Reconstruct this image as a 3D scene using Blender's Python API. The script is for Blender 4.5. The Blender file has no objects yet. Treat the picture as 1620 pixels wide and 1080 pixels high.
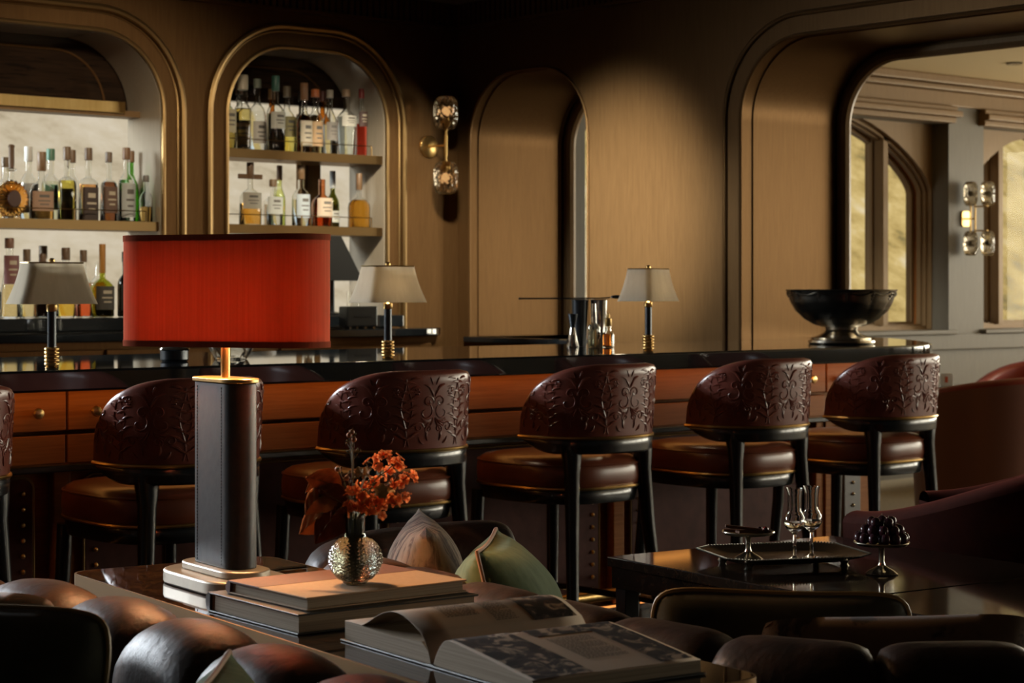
import bpy, bmesh, math, random
from mathutils import Vector, Matrix
R = math.radians
PI = math.pi
random.seed(7)
scene = bpy.context.scene
COL = scene.collection

# ------------------------------------------------------------------ camera, world, sun, exposure
cam_data = bpy.data.cameras.new('camera')
cam_data.lens = 70.0
cam_data.sensor_width = 36.0
cam_data.shift_y = -80.0 / 1620.0
cam_data.clip_start = 0.05
cam_data.clip_end = 400
cam_data.dof.use_dof = True
cam_data.dof.focus_distance = 4.3
cam_data.dof.aperture_fstop = 9.0
cam = bpy.data.objects.new('camera', cam_data)
COL.objects.link(cam)
cam.location = (0, 0, 1.264)
cam.rotation_euler = (R(90), 0, R(-40.89))
scene.camera = cam

scene.view_settings.view_transform = 'Standard'
scene.view_settings.look = 'None'
scene.view_settings.exposure = 0.0
scene.view_settings.gamma = 1.0
scene.view_settings.use_curve_mapping = False
cy = scene.cycles
cy.max_bounces = 10
cy.diffuse_bounces = 4
cy.glossy_bounces = 5
cy.transmission_bounces = 10
cy.transparent_max_bounces = 16
cy.sample_clamp_indirect = 4.0
cy.caustics_reflective = False
cy.caustics_refractive = False

world = bpy.data.worlds.new('sky')
scene.world = world
world.use_nodes = True
wn = world.node_tree.nodes
wn['Background'].inputs[0].default_value = (0.80, 0.90, 1.0, 1)
wn['Background'].inputs[1].default_value = 1.0

sun_data = bpy.data.lights.new('sun', 'SUN')
sun_data.energy = 2.6
sun_data.color = (1.0, 0.93, 0.80)
sun_data.angle = R(1)
sun = bpy.data.objects.new('sun', sun_data)
COL.objects.link(sun)
sun.rotation_euler = Vector((0.55, 0.6, -0.58)).to_track_quat('-Z', 'Y').to_euler()

def area(name, loc, aim, sx, sy, watts, color):
    d = bpy.data.lights.new(name, 'AREA')
    d.shape = 'RECTANGLE'
    d.size, d.size_y = sx, sy
    d.energy = watts
    d.color = color
    o = bpy.data.objects.new(name, d)
    COL.objects.link(o)
    o.location = loc
    o.rotation_euler = (Vector(aim) - Vector(loc)).to_track_quat('-Z', 'Y').to_euler()
    return o
def spot(name, loc, aim, watts, color, deg=50, blend=0.8, radius=0.04):
    d = bpy.data.lights.new(name, 'SPOT')
    d.energy = watts
    d.color = color
    d.spot_size = R(deg)
    d.spot_blend = blend
    d.shadow_soft_size = radius
    o = bpy.data.objects.new(name, d)
    COL.objects.link(o)
    o.location = loc
    o.rotation_euler = (Vector(aim) - Vector(loc)).to_track_quat('-Z', 'Y').to_euler()
    return o
# daylight outside the glazed end wall of the side room and outside the windows left of the niches
area('end_daylight', (14.7, 0.0, 1.7), (7.0, 0.0, 1.5), 16.0, 1.8, 1380, (1.0, 0.90, 0.74))
area('back_daylight', (0.4, 9.5, 2.55), (0.9, 3.0, 0.7), 4.4, 0.8, 850, (0.85, 0.93, 1.0))
# spots added without fixtures to brighten the pier, back wall and bottles
spot('fill_spot', (3.7, 6.5, 2.74), (6.8, 7.05, 1.62), 2300, (1.0, 1.0, 0.88), 27, 1.0, 0.1)
spot('fill_spot', (4.9, 6.4, 2.79), (5.85, 8.45, 1.95), 90, (1.0, 0.84, 0.62), 34, 1.0, 0.1)
spot('fill_spot', (5.6, 6.9, 2.79), (6.3, 8.3, 1.5), 620, (1.0, 0.88, 0.66), 50, 1.0, 0.1)
spot('fill_spot', (4.2, 6.6, 2.79), (4.7, 8.4, 1.75), 200, (1.0, 0.80, 0.55), 66, 1.0, 0.1)
# ------------------------------------------------------------------ node helpers
def newmat(name):
    m = bpy.data.materials.new(name)
    m.use_nodes = True
    nt = m.node_tree
    return m, nt, nt.nodes['Principled BSDF']

def plain(name, color, rough=0.5, metal=0.0, coat=0.0, spec=0.5, emit=None, estr=0.0, sheen=0.0):
    m, nt, b = newmat(name)
    b.inputs['Base Color'].default_value = (*color, 1)
    b.inputs['Roughness'].default_value = rough
    b.inputs['Metallic'].default_value = metal
    b.inputs['Coat Weight'].default_value = coat
    b.inputs['Coat Roughness'].default_value = 0.08
    b.inputs['Specular IOR Level'].default_value = spec
    b.inputs['Sheen Weight'].default_value = sheen
    if emit:
        b.inputs['Emission Color'].default_value = (*emit, 1)
        b.inputs['Emission Strength'].default_value = estr
    return m

def N(nt, kind, **kw):
    n = nt.nodes.new(kind)
    for k, v in kw.items():
        setattr(n, k, v)
    return n

def noise_chain(nt, scale, detail=5, rough=0.55, vec_scale=(1, 1, 1), distort=0.0):
    tc = N(nt, 'ShaderNodeTexCoord')
    mp = N(nt, 'ShaderNodeMapping')
    mp.inputs['Scale'].default_value = vec_scale
    nz = N(nt, 'ShaderNodeTexNoise')
    nz.inputs['Scale'].default_value = scale
    nz.inputs['Detail'].default_value = detail
    nz.inputs['Roughness'].default_value = rough
    nz.inputs['Distortion'].default_value = distort
    nt.links.new(tc.outputs['Object'], mp.inputs['Vector'])
    nt.links.new(mp.outputs['Vector'], nz.inputs['Vector'])
    return nz.outputs['Fac']

def ramp(nt, fac, stops):
    r = N(nt, 'ShaderNodeValToRGB')
    els = r.color_ramp.elements
    while len(els) < len(stops):
        els.new(0.5)
    for e, (p, c) in zip(els, stops):
        e.position = p
        e.color = (*c, 1)
    nt.links.new(fac, r.inputs['Fac'])
    return r.outputs['Color']

def bump(nt, b, fac, strength=0.2, dist=0.01):
    n = N(nt, 'ShaderNodeBump')
    n.inputs['Strength'].default_value = strength
    n.inputs['Distance'].default_value = dist
    nt.links.new(fac, n.inputs['Height'])
    nt.links.new(n.outputs['Normal'], b.inputs['Normal'])

def noisy(name, stops, scale, rough=0.5, metal=0.0, detail=5, vec=(1, 1, 1), distort=0.0, bstr=0.0, bdist=0.005,
          coat=0.0, coatr=0.1, sheen=0.0, spec=0.5, rough_var=0.0, sheencol=None, tint=None, fine=None):
    m, nt, b = newmat(name)
    f = noise_chain(nt, scale, detail, 0.6, vec, distort)
    nt.links.new(ramp(nt, f, stops), b.inputs['Base Color'])
    b.inputs['Roughness'].default_value = rough
    b.inputs['Metallic'].default_value = metal
    b.inputs['Coat Weight'].default_value = coat
    b.inputs['Coat Roughness'].default_value = coatr
    b.inputs['Sheen Weight'].default_value = sheen
    if sheencol:
        b.inputs['Sheen Tint'].default_value = (*sheencol, 1)
    b.inputs['Specular IOR Level'].default_value = spec
    if tint:
        b.inputs['Specular Tint'].default_value = (*tint, 1)
    if rough_var:
        mr = N(nt, 'ShaderNodeMapRange')
        mr.inputs['To Min'].default_value = rough - rough_var
        mr.inputs['To Max'].default_value = rough + rough_var
        nt.links.new(f, mr.inputs['Value'])
        nt.links.new(mr.outputs['Result'], b.inputs['Roughness'])
    if fine:
        f = noise_chain(nt, fine[0], 8, 0.65, fine[1])
    if bstr:
        bump(nt, b, f, bstr, bdist)
    return m

def glass(name, color=(1, 1, 1), rough=0.0, ior=1.45, bscale=0, bstr=0.0):
    m, nt, b = newmat(name)
    b.inputs['Base Color'].default_value = (*color, 1)
    b.inputs['Roughness'].default_value = rough
    b.inputs['IOR'].default_value = ior
    b.inputs['Transmission Weight'].default_value = 1.0
    if bscale:
        tc = N(nt, 'ShaderNodeTexCoord')
        v = N(nt, 'ShaderNodeTexVoronoi')
        v.inputs['Scale'].default_value = bscale
        nt.links.new(tc.outputs['Object'], v.inputs['Vector'])
        bump(nt, b, v.outputs['Distance'], bstr, 0.01)
    return m

def pane_mat(name, tint=(0.96, 0.97, 0.95)):
    m = bpy.data.materials.new(name)
    m.use_nodes = True
    nt = m.node_tree
    nt.nodes.clear()
    out = N(nt, 'ShaderNodeOutputMaterial')
    mix = N(nt, 'ShaderNodeMixShader')
    tr = N(nt, 'ShaderNodeBsdfTransparent')
    tr.inputs[0].default_value = (*tint, 1)
    gl = N(nt, 'ShaderNodeBsdfGlossy')
    gl.inputs['Roughness'].default_value = 0.01
    lw = N(nt, 'ShaderNodeLayerWeight')
    pw = N(nt, 'ShaderNodeMath', operation='POWER')
    pw.inputs[1].default_value = 4.0
    ma = N(nt, 'ShaderNodeMath', operation='MULTIPLY_ADD')
    ma.inputs[1].default_value = 0.1
    ma.inputs[2].default_value = 0.005
    nt.links.new(lw.outputs['Facing'], pw.inputs[0])
    nt.links.new(pw.outputs[0], ma.inputs[0])
    nt.links.new(ma.outputs[0], mix.inputs[0])
    nt.links.new(tr.outputs[0], mix.inputs[1])
    nt.links.new(gl.outputs[0], mix.inputs[2])
    nt.links.new(mix.outputs[0], out.inputs[0])
    return m

LAMP_W = 17.5
M = {}
M['walnut'] = noisy('walnut_veneer', [(0.25, (0.098, 0.051, 0.020)), (0.75, (0.140, 0.076, 0.031))], 7, 0.34, 0.35, detail=10, vec=(26, 26, 1.0), distort=0.4, rough_var=0.04, bstr=0.02, bdist=0.001, spec=0.06, tint=(1.0, 0.72, 0.42))
M['walnut_light'] = noisy('light_walnut', [(0.25, (0.15, 0.090, 0.042)), (0.75, (0.21, 0.132, 0.066))], 7, 0.42, spec=0.25, tint=(1.0, 0.78, 0.5), detail=8, vec=(24, 24, 1.0), distort=0.4)
M['grey_wood'] = noisy('pale_grey_veneer', [(0.3, (0.115, 0.100, 0.078)), (0.7, (0.145, 0.127, 0.099))], 7, 0.5, spec=0.2, detail=8, vec=(24, 24, 1.0), distort=0.4)
M['bar_wood'] = noisy('bar_front_wood', [(0.3, (0.21, 0.072, 0.020)), (0.7, (0.32, 0.118, 0.034))], 5, 0.45, spec=0.2, tint=(1.0, 0.6, 0.3), detail=8, vec=(1.0, 22, 22), distort=0.4)
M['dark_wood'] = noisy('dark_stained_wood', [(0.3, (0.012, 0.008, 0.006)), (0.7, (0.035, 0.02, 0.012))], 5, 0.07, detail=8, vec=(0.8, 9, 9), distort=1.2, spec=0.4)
M['floor'] = noisy('dark_floor_boards', [(0.3, (0.025, 0.014, 0.009)), (0.7, (0.06, 0.033, 0.02))], 4, 0.4, detail=6, vec=(0.6, 7, 1))
M['carpet'] = noisy('tan_carpet', [(0.3, (0.17, 0.13, 0.075)), (0.7, (0.24, 0.185, 0.11))], 40, 0.9)
M['ceiling'] = plain('ceiling_paint', (0.15, 0.12, 0.09), 0.8)
M['cream'] = plain('cream_ceiling_paint', (0.62, 0.48, 0.26), 0.7)
M['dark_wall'] = plain('dark_wall_paint', (0.03, 0.025, 0.022), 0.7)
M['black_stone'] = noisy('black_polished_stone', [(0.35, (0.006, 0.008, 0.010)), (0.75, (0.016, 0.020, 0.024))], 9, 0.035, detail=6, spec=0.8)
M['marble'] = noisy('dark_brown_marble', [(0.42, (0.010, 0.006, 0.004)), (0.5, (0.045, 0.022, 0.010)), (0.53, (0.014, 0.008, 0.005)), (0.7, (0.03, 0.016, 0.009))], 9, 0.03, detail=10, distort=1.6, spec=0.6)
M['brass'] = noisy('brushed_brass', [(0.3, (0.50, 0.32, 0.11)), (0.7, (0.62, 0.42, 0.17))], 30, 0.28, 1.0, vec=(1, 1, 0.1))
M['brass_trim'] = plain('satin_brass_trim', (0.30, 0.195, 0.085), 0.4, 1.0)
M['bronze'] = plain('dark_bronze', (0.30, 0.20, 0.09), 0.3, 1.0)
M['chrome'] = plain('polished_nickel', (0.55, 0.53, 0.49), 0.09, 1.0)
M['silver'] = noisy('tarnished_silver', [(0.3, (0.13, 0.12, 0.105)), (0.7, (0.34, 0.31, 0.26))], 14, 0.27, 1.0, bstr=0.05)
M['silver_bright'] = plain('worn_silver_plate', (0.55, 0.50, 0.41), 0.2, 1.0)
M['nickel'] = noisy('brushed_nickel', [(0.3, (0.36, 0.32, 0.265)), (0.7, (0.42, 0.375, 0.31))], 30, 0.45, 1.0, vec=(0.3, 1, 1))
M['console_brass'] = plain('aged_brass_edge', (0.20, 0.115, 0.045), 0.55, 1.0)
M['gunmetal'] = plain('dark_grey_metal', (0.05, 0.055, 0.06), 0.3, 0.8)
M['black'] = plain('black_satin_lacquer', (0.012, 0.014, 0.016), 0.26, coat=0.4)
M['black_matte'] = plain('black_matte', (0.008, 0.008, 0.008), 0.7, spec=0.15)
M['stool_leather'] = noisy('oxblood_leather', [(0.3, (0.185, 0.050, 0.034)), (0.7, (0.26, 0.075, 0.050))], 9, 0.30, detail=6, bstr=0.05, bdist=0.002, coat=0.12, coatr=0.2)
M['seat_leather'] = noisy('rust_leather', [(0.3, (0.15, 0.04, 0.018)), (0.7, (0.23, 0.065, 0.028))], 7, 0.3, detail=6, bstr=0.06, bdist=0.002, coat=0.2, coatr=0.2)
M['sofa_leather'] = noisy('distressed_leather', [(0.35, (0.016, 0.010, 0.008)), (0.56, (0.040, 0.022, 0.015)), (0.70, (0.11, 0.062, 0.042))], 6, 0.42, detail=13, distort=1.4, bstr=0.55, bdist=0.004, fine=(22, (1.0, 1.6, 1.0)), coat=0.0, coatr=0.25, rough_var=0.1, spec=0.28)
M['panel_leather'] = noisy('burgundy_panel_leather', [(0.3, (0.060, 0.020, 0.016)), (0.7, (0.095, 0.033, 0.026))], 14, 0.6, spec=0.15)
M['lamp_leather'] = noisy('charcoal_leather', [(0.3, (0.036, 0.036, 0.037)), (0.7, (0.056, 0.055, 0.054))], 60, 0.36, bstr=0.12, bdist=0.002)
M['thread'] = plain('dark_thread', (0.015, 0.015, 0.017), 0.7)
M['red_velvet'] = noisy('dark_red_velvet', [(0.3, (0.045, 0.010, 0.006)), (0.7, (0.07, 0.016, 0.009))], 20, 0.85, sheen=0.25, sheencol=(0.8, 0.15, 0.08), spec=0.2)
M['red_leather'] = plain('red_upholstery', (0.30, 0.050, 0.042), 0.42)
M['brown_leather'] = plain('maroon_leather', (0.27, 0.14, 0.115), 0.34)
M['green_velvet'] = noisy('green_velvet', [(0.3, (0.055, 0.078, 0.034)), (0.7, (0.105, 0.135, 0.068))], 18, 0.85, sheen=0.15, sheencol=(0.6, 0.7, 0.45), spec=0.2, vec=(3, 1, 1))
M['moss_velvet'] = noisy('dark_moss_velvet', [(0.3, (0.022, 0.022, 0.010)), (0.7, (0.05, 0.046, 0.022))], 18, 0.85, sheen=0.4)
M['hide'] = noisy('spotted_hide', [(0.42, (0.014, 0.010, 0.008)), (0.47, (0.05, 0.028, 0.016)), (0.5, (0.22, 0.14, 0.085)), (0.7, (0.30, 0.20, 0.125))], 7, 0.8, detail=6, distort=0.5, bstr=0.2, sheen=0.3)
M['ikat'] = noisy('brown_cream_weave', [(0.36, (0.035, 0.022, 0.016)), (0.46, (0.10, 0.068, 0.05)), (0.54, (0.21, 0.155, 0.11)), (0.75, (0.27, 0.205, 0.15))], 10, 0.9, detail=7, vec=(3.2, 1, 1.0), distort=1.6, bstr=0.2, spec=0.2)
M['tan_piping'] = plain('tan_cord', (0.34, 0.18, 0.10), 0.6)
M['gold_piping'] = plain('old_gold_cord', (0.26, 0.17, 0.06), 0.5)
M['paper'] = plain('aged_paper', (0.52, 0.39, 0.28), 0.7)
M['paper_edge'] = noisy('page_edges', [(0.4, (0.24, 0.17, 0.10)), (0.6, (0.36, 0.27, 0.175))], 3, 0.75, vec=(1, 1, 260))
M['tan_cloth'] = noisy('tan_book_cloth', [(0.3, (0.36, 0.225, 0.12)), (0.7, (0.42, 0.27, 0.15))], 120, 0.7)
M['red_cloth'] = noisy('brown_book_cloth', [(0.3, (0.13, 0.055, 0.040)), (0.7, (0.17, 0.075, 0.055))], 120, 0.6)
M['dark_cloth'] = plain('dark_green_book_cloth', (0.018, 0.02, 0.018), 0.45)
M['ink'] = plain('printing_ink', (0.075, 0.055, 0.042), 0.7)
M['engraving'] = noisy('engraved_picture', [(0.44, (0.012, 0.010, 0.012)), (0.52, (0.06, 0.045, 0.04)), (0.60, (0.42, 0.315, 0.225))], 26, 0.65, detail=9, distort=1.2)
M['green_glass'] = glass('smoky_green_glass', (0.80, 0.86, 0.80), 0.0, 1.48)
M['clear'] = glass('clear_glass', (0.97, 0.98, 0.97), 0.0, 1.45)
M['cut_glass'] = glass('hammered_glass', (1.0, 0.95, 0.86), 0.0, 1.45, bscale=42, bstr=0.7)
M['pane'] = pane_mat('window_glass')
M['stem'] = plain('olive_stem', (0.16, 0.13, 0.05), 0.6)
M['blossom_pale'] = plain('apricot_petals', (0.66, 0.42, 0.18), 0.6)
M['bud'] = plain('russet_bud', (0.42, 0.15, 0.06), 0.5)
M['grape'] = noisy('grape_skin', [(0.3, (0.028, 0.010, 0.016)), (0.7, (0.075, 0.022, 0.028))], 25, 0.22)
M['cinnamon'] = plain('cinnamon_bark', (0.20, 0.085, 0.04), 0.7)
M['berry'] = plain('red_berry', (0.30, 0.02, 0.015), 0.2)
M['cork'] = plain('natural_cork', (0.26, 0.17, 0.09), 0.8)
M['white_plastic'] = plain('white_card', (0.7, 0.7, 0.68), 0.5)
M['red_print'] = plain('red_print', (0.6, 0.12, 0.05), 0.5)
M['led'] = plain('warm_led_strip', (0, 0, 0), 0.5, emit=(1.0, 0.40, 0.085), estr=4.2)
M['led_low'] = plain('dim_led_strip', (0, 0, 0), 0.5, emit=(1.0, 0.34, 0.07), estr=1.3)
M['bulb'] = plain('warm_bulb', (0.8, 0.6, 0.4), 0.4, emit=(1.0, 0.55, 0.22), estr=0.7)
M['bulb_off'] = plain('unlit_bulb', (0.35, 0.28, 0.18), 0.3)

def shade_mat(name, c1, c2, trans, vec=(60, 60, 1.2)):
    m = bpy.data.materials.new(name)
    m.use_nodes = True
    nt = m.node_tree
    nt.nodes.clear()
    out = N(nt, 'ShaderNodeOutputMaterial')
    f = noise_chain(nt, 3, 6, 0.6, vec)
    c = ramp(nt, f, [(0.3, c1), (0.7, c2)])
    d = N(nt, 'ShaderNodeBsdfDiffuse')
    t = N(nt, 'ShaderNodeBsdfTranslucent')
    mix = N(nt, 'ShaderNodeMixShader')
    mix.inputs[0].default_value = trans
    nt.links.new(c, d.inputs[0])
    nt.links.new(c, t.inputs[0])
    nt.links.new(d.outputs[0], mix.inputs[1])
    nt.links.new(t.outputs[0], mix.inputs[2])
    nt.links.new(mix.outputs[0], out.inputs[0])
    return m
M['red_silk'] = shade_mat('red_silk_shade', (0.56, 0.165, 0.095), (0.68, 0.22, 0.135), 0.125)
M['red_band'] = shade_mat('red_silk_band', (0.40, 0.10, 0.055), (0.46, 0.12, 0.07), 0.05)
M['ivory_silk'] = shade_mat('ivory_shade', (0.74, 0.66, 0.52), (0.82, 0.74, 0.60), 0.5, (20, 20, 1))
M['leaf'] = shade_mat('bronze_leaf', (0.26, 0.10, 0.045), (0.40, 0.17, 0.07), 0.45, (10, 10, 10))
M['leaf_dark'] = shade_mat('dark_bronze_leaf', (0.14, 0.045, 0.03), (0.22, 0.075, 0.045), 0.4, (10, 10, 10))
M['blossom'] = shade_mat('orange_petals', (0.62, 0.17, 0.055), (0.85, 0.33, 0.13), 0.5, (20, 20, 20))

def hill_mat():
    m, nt, b = newmat('dry_grass_hillside')
    f = noise_chain(nt, 1.5, 14, 0.70)
    grass = ramp(nt, f, [(0.36, (0.17, 0.125, 0.05)), (0.45, (0.36, 0.245, 0.085)), (0.56, (0.50, 0.355, 0.145)), (0.68, (0.58, 0.46, 0.30))])
    rock = ramp(nt, f, [(0.30, (0.28, 0.215, 0.14)), (0.45, (0.43, 0.345, 0.25)), (0.58, (0.48, 0.395, 0.305)), (0.72, (0.53, 0.44, 0.36))])
    tc = N(nt, 'ShaderNodeTexCoord')
    sx = N(nt, 'ShaderNodeSeparateXYZ')
    nt.links.new(tc.outputs['Object'], sx.inputs[0])
    mr = N(nt, 'ShaderNodeMapRange')
    mr.inputs['From Min'].default_value, mr.inputs['From Max'].default_value = 13.0, 16.5
    nt.links.new(sx.outputs['X'], mr.inputs['Value'])
    mx = N(nt, 'ShaderNodeMix', data_type='RGBA')
    nt.links.new(mr.outputs['Result'], mx.inputs[0])
    nt.links.new(rock, mx.inputs[6])
    nt.links.new(grass, mx.inputs[7])
    nt.links.new(mx.outputs[2], b.inputs['Base Color'])
    b.inputs['Roughness'].default_value = 0.95
    b.inputs['Specular IOR Level'].default_value = 0.1
    return m
M['hill'] = hill_mat()
M['niche_lit_lacquer'] = noisy('window_lit_lacquer', [(0.3, (0.30, 0.255, 0.195)), (0.7, (0.36, 0.305, 0.235))], 7, 0.22, detail=8, vec=(24, 24, 1.0), coat=0.4, coatr=0.12)  # satin finish; window light on the niche jambs put into the pale colour

# ------------------------------------------------------------------ mesh helpers
class MB:
    def __init__(s):
        s.v = []
        s.f = []
    def add(s, vs, fs):
        o = len(s.v)
        s.v += [tuple(p) for p in vs]
        s.f += [tuple(i + o for i in f) for f in fs]
        return s
    def box(s, x0, x1, y0, y1, z0, z1):
        vs = [(x, y, z) for z in (z0, z1) for y in (y0, y1) for x in (x0, x1)]
        return s.add(vs, [(0, 2, 3, 1), (4, 5, 7, 6), (0, 1, 5, 4), (2, 6, 7, 3), (0, 4, 6, 2), (1, 3, 7, 5)])
    def loft(s, rings, cap=True, closed=True):
        n = len(rings[0])
        vs = [p for r in rings for p in r]
        fs = []
        for i in range(len(rings) - 1):
            for j in range(n if closed else n - 1):
                k = (j + 1) % n
                fs.append((i * n + j, i * n + k, (i + 1) * n + k, (i + 1) * n + j))
        if cap and closed:
            fs.append(tuple(reversed(range(n))))
            fs.append(tuple((len(rings) - 1) * n + j for j in range(n)))
        return s.add(vs, fs)
    def prism(s, poly, z0, z1):
        return s.loft([[(x, y, z0) for x, y in poly], [(x, y, z1) for x, y in poly]])
    def lathe(s, prof, n=28, c=(0, 0, 0), sx=1.0, sy=1.0, closed=False):
        rings = []
        for r, z in prof:
            r = max(r, 1e-5)
            rings.append([(c[0] + sx * r * math.cos(2 * PI * j / n), c[1] + sy * r * math.sin(2 * PI * j / n), c[2] + z) for j in range(n)])
        if closed:
            rings.append(rings[0])
            return s.loft(rings, cap=False)
        return s.loft(rings, cap=True)
    def tube(s, pts, r, n=8, closed=False, cap=True):
        pts = [Vector(p) for p in pts]
        m = len(pts)
        rr = r if isinstance(r, (list, tuple)) else [r] * m
        def tan(i):
            a = pts[(i - 1) % m] if (closed or i > 0) else pts[i]
            b = pts[(i + 1) % m] if (closed or i < m - 1) else pts[i]
            d = b - a
            return d.normalized() if d.length > 1e-9 else Vector((0, 0, 1))
        t0 = tan(0)
        u = t0.cross(Vector((0, 0, 1)))
        if u.length < 1e-3:
            u = t0.cross(Vector((1, 0, 0)))
        u.normalize()
        rings = []
        for i in range(m):
            t = tan(i)
            u = u - t * u.dot(t)
            if u.length < 1e-6:
                u = t.orthogonal()
            u.normalize()
            w = t.cross(u)
            rings.append([tuple(pts[i] + (u * math.cos(2 * PI * j / n) + w * math.sin(2 * PI * j / n)) * rr[i]) for j in range(n)])
        if closed:
            rings.append(rings[0])
            return s.loft(rings, cap=False)
        return s.loft(rings, cap=cap)
    def grid(s, fn, nu, nv):
        vs = [fn(i / nu, j / nv) for i in range(nu + 1) for j in range(nv + 1)]
        fs = [(i * (nv + 1) + j, (i + 1) * (nv + 1) + j, (i + 1) * (nv + 1) + j + 1, i * (nv + 1) + j + 1) for i in range(nu) for j in range(nv)]
        return s.add(vs, fs)
    def ball(s, c, r, n=12, sq=(1, 1, 1)):
        prof = [(math.sin(PI * i / (n // 2 + 2)), -math.cos(PI * i / (n // 2 + 2))) for i in range(n // 2 + 3)]
        rings = [[(c[0] + sq[0] * r * max(p, 1e-4) * math.cos(2 * PI * j / n), c[1] + sq[1] * r * max(p, 1e-4) * math.sin(2 * PI * j / n), c[2] + sq[2] * r * z) for j in range(n)] for p, z in prof]
        return s.loft(rings)
    def xf(s, fn):
        s.v = [tuple(fn(p)) for p in s.v]
        return s
    def build(s, name, mat, parent=None, smooth=True, bevel=0.0, angle=35, seg=2, weld=True):
        me = bpy.data.meshes.new(name)
        me.from_pydata(s.v, [], s.f)
        finish(me, smooth, angle, weld)
        me.materials.append(mat)
        o = bpy.data.objects.new(name, me)
        COL.objects.link(o)
        if parent:
            o.parent = parent
        if bevel:
            b = o.modifiers.new('bevel', 'BEVEL')
            b.width = bevel
            b.segments = seg
            b.limit_method = 'ANGLE'
            b.angle_limit = R(40)
        return o

def finish(me, smooth=True, angle=35, weld=True):
    bm = bmesh.new()
    bm.from_mesh(me)
    if weld:
        bmesh.ops.remove_doubles(bm, verts=bm.verts, dist=1e-6)
    bmesh.ops.recalc_face_normals(bm, faces=bm.faces)
    if smooth:
        for f in bm.faces:
            f.smooth = True
        for e in bm.edges:
            if len(e.link_faces) == 2 and e.calc_face_angle(0) > R(angle):
                e.smooth = False
    bm.to_mesh(me)
    bm.free()

def plate(outer, holes, t):
    cu = bpy.data.curves.new('outline', 'CURVE')
    cu.dimensions = '2D'
    cu.fill_mode = 'BOTH'
    cu.extrude = t / 2
    for poly in [outer] + holes:
        sp = cu.splines.new('POLY')
        sp.points.add(len(poly) - 1)
        for p, (x, y) in zip(sp.points, poly):
            p.co = (x, y, 0, 1)
        sp.use_cyclic_u = True
    o = bpy.data.objects.new('outline', cu)
    COL.objects.link(o)
    bpy.context.view_layer.update()
    me = bpy.data.meshes.new_from_object(o.evaluated_get(bpy.context.evaluated_depsgraph_get()))
    bpy.data.objects.remove(o)
    bpy.data.curves.remove(cu)
    mb = MB()
    mb.v = [tuple(v.co) for v in me.vertices]
    mb.f = [tuple(p.vertices) for p in me.polygons]
    bpy.data.meshes.remove(me)
    return mb

def plate_xz(outer, holes, y0, y1):       # outline in X and height, thick along Y
    return plate(outer, holes, y1 - y0).xf(lambda p: (p[0], (y0 + y1) / 2 - p[2], p[1]))
def plate_yz(outer, holes, x0, x1):       # outline in Y and height, thick along X
    return plate(outer, holes, x1 - x0).xf(lambda p: ((x0 + x1) / 2 + p[2], p[0], p[1]))

def structure(o):
    o['kind'] = 'structure'
    return o
def tag(o, label, cat, group=None, kind=None):
    o['label'] = label
    o['category'] = cat
    if group:
        o['group'] = group
    if kind:
        o['kind'] = kind
    return o
def thing(name, label, cat, loc=(0, 0, 0), rz=0.0, group=None):
    o = bpy.data.objects.new(name, None)
    COL.objects.link(o)
    o.location = loc
    o.rotation_euler = (0, 0, rz)
    o.empty_display_size = 0.05
    return tag(o, label, cat, group)
def struct_root(name):
    o = bpy.data.objects.new(name, None)
    COL.objects.link(o)
    return structure(o)
def dup(root, loc, rz, label, rot=None):
    r = root.copy()
    COL.objects.link(r)
    r.location = loc
    r.rotation_euler = rot if rot else (0, 0, rz)
    r['label'] = label
    for ch in list(root.children):
        c = ch.copy()
        COL.objects.link(c)
        c.parent = r
        for g in list(ch.children):
            d = g.copy()
            COL.objects.link(d)
            d.parent = c
    return r

def arch(a0, a1, z0, z1, rad, n=14, inset=0.0):
    """rounded-top opening outline from bottom-left up and over to bottom-right"""
    a0 += inset; a1 -= inset; z1 -= inset; rad = max(0.02, rad - inset)
    pts = [(a0, z0)]
    for i in range(n + 1):
        t = PI - i * PI / 2 / n
        pts.append((a0 + rad + rad * math.cos(t), z1 - rad + rad * math.sin(t)))
    for i in range(n + 1):
        t = PI / 2 - i * PI / 2 / n
        pts.append((a1 - rad + rad * math.cos(t), z1 - rad + rad * math.sin(t)))
    pts.append((a1, z0))
    return pts
def stadium(L, W, n=14):
    r = W / 2
    h = max(0.0, L / 2 - r)
    return [(r * math.cos(i * PI / n), h + r * math.sin(i * PI / n)) for i in range(n + 1)] + \
           [(r * math.cos(PI + i * PI / n), -h + r * math.sin(PI + i * PI / n)) for i in range(n + 1)]
def rrect(hx, hy, r, n=6):
    pts = []
    for cx, cyy, a in ((hx - r, hy - r, 0), (-hx + r, hy - r, 90), (-hx + r, -hy + r, 180), (hx - r, -hy + r, 270)):
        for i in range(n + 1):
            t = R(a + 90 * i / n)
            pts.append((cx + r * math.cos(t), cyy + r * math.sin(t)))
    return pts
def sgnpow(v, p):
    return math.copysign(abs(v) ** p, v)

# ================================================================== SETTING
XW, XW2 = 6.8, 7.5
YB, YB2 = 8.30, 8.62
CEIL = 2.80
NT, NR = 2.485, 0.355
niches = [(2.97, 4.977), (5.333, 6.32)]
YG = 8.42

structure(MB().box(-2.3, 7.5, -2.3, 8.7, -0.1, 0.0).build('floor', M['floor'], smooth=False))
structure(MB().box(7.5, 14.6, -8.6, 8.8, -0.1, 0.0).build('floor', M['carpet'], smooth=False))
structure(MB().box(-2.6, 7.5, -2.6, 9.0, CEIL, CEIL + 0.15).build('ceiling', M['ceiling'], smooth=False))
structure(MB().box(7.5, 14.9, -8.8, 9.6, 2.74, 2.95).build('ceiling', M['cream'], smooth=False))

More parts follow.
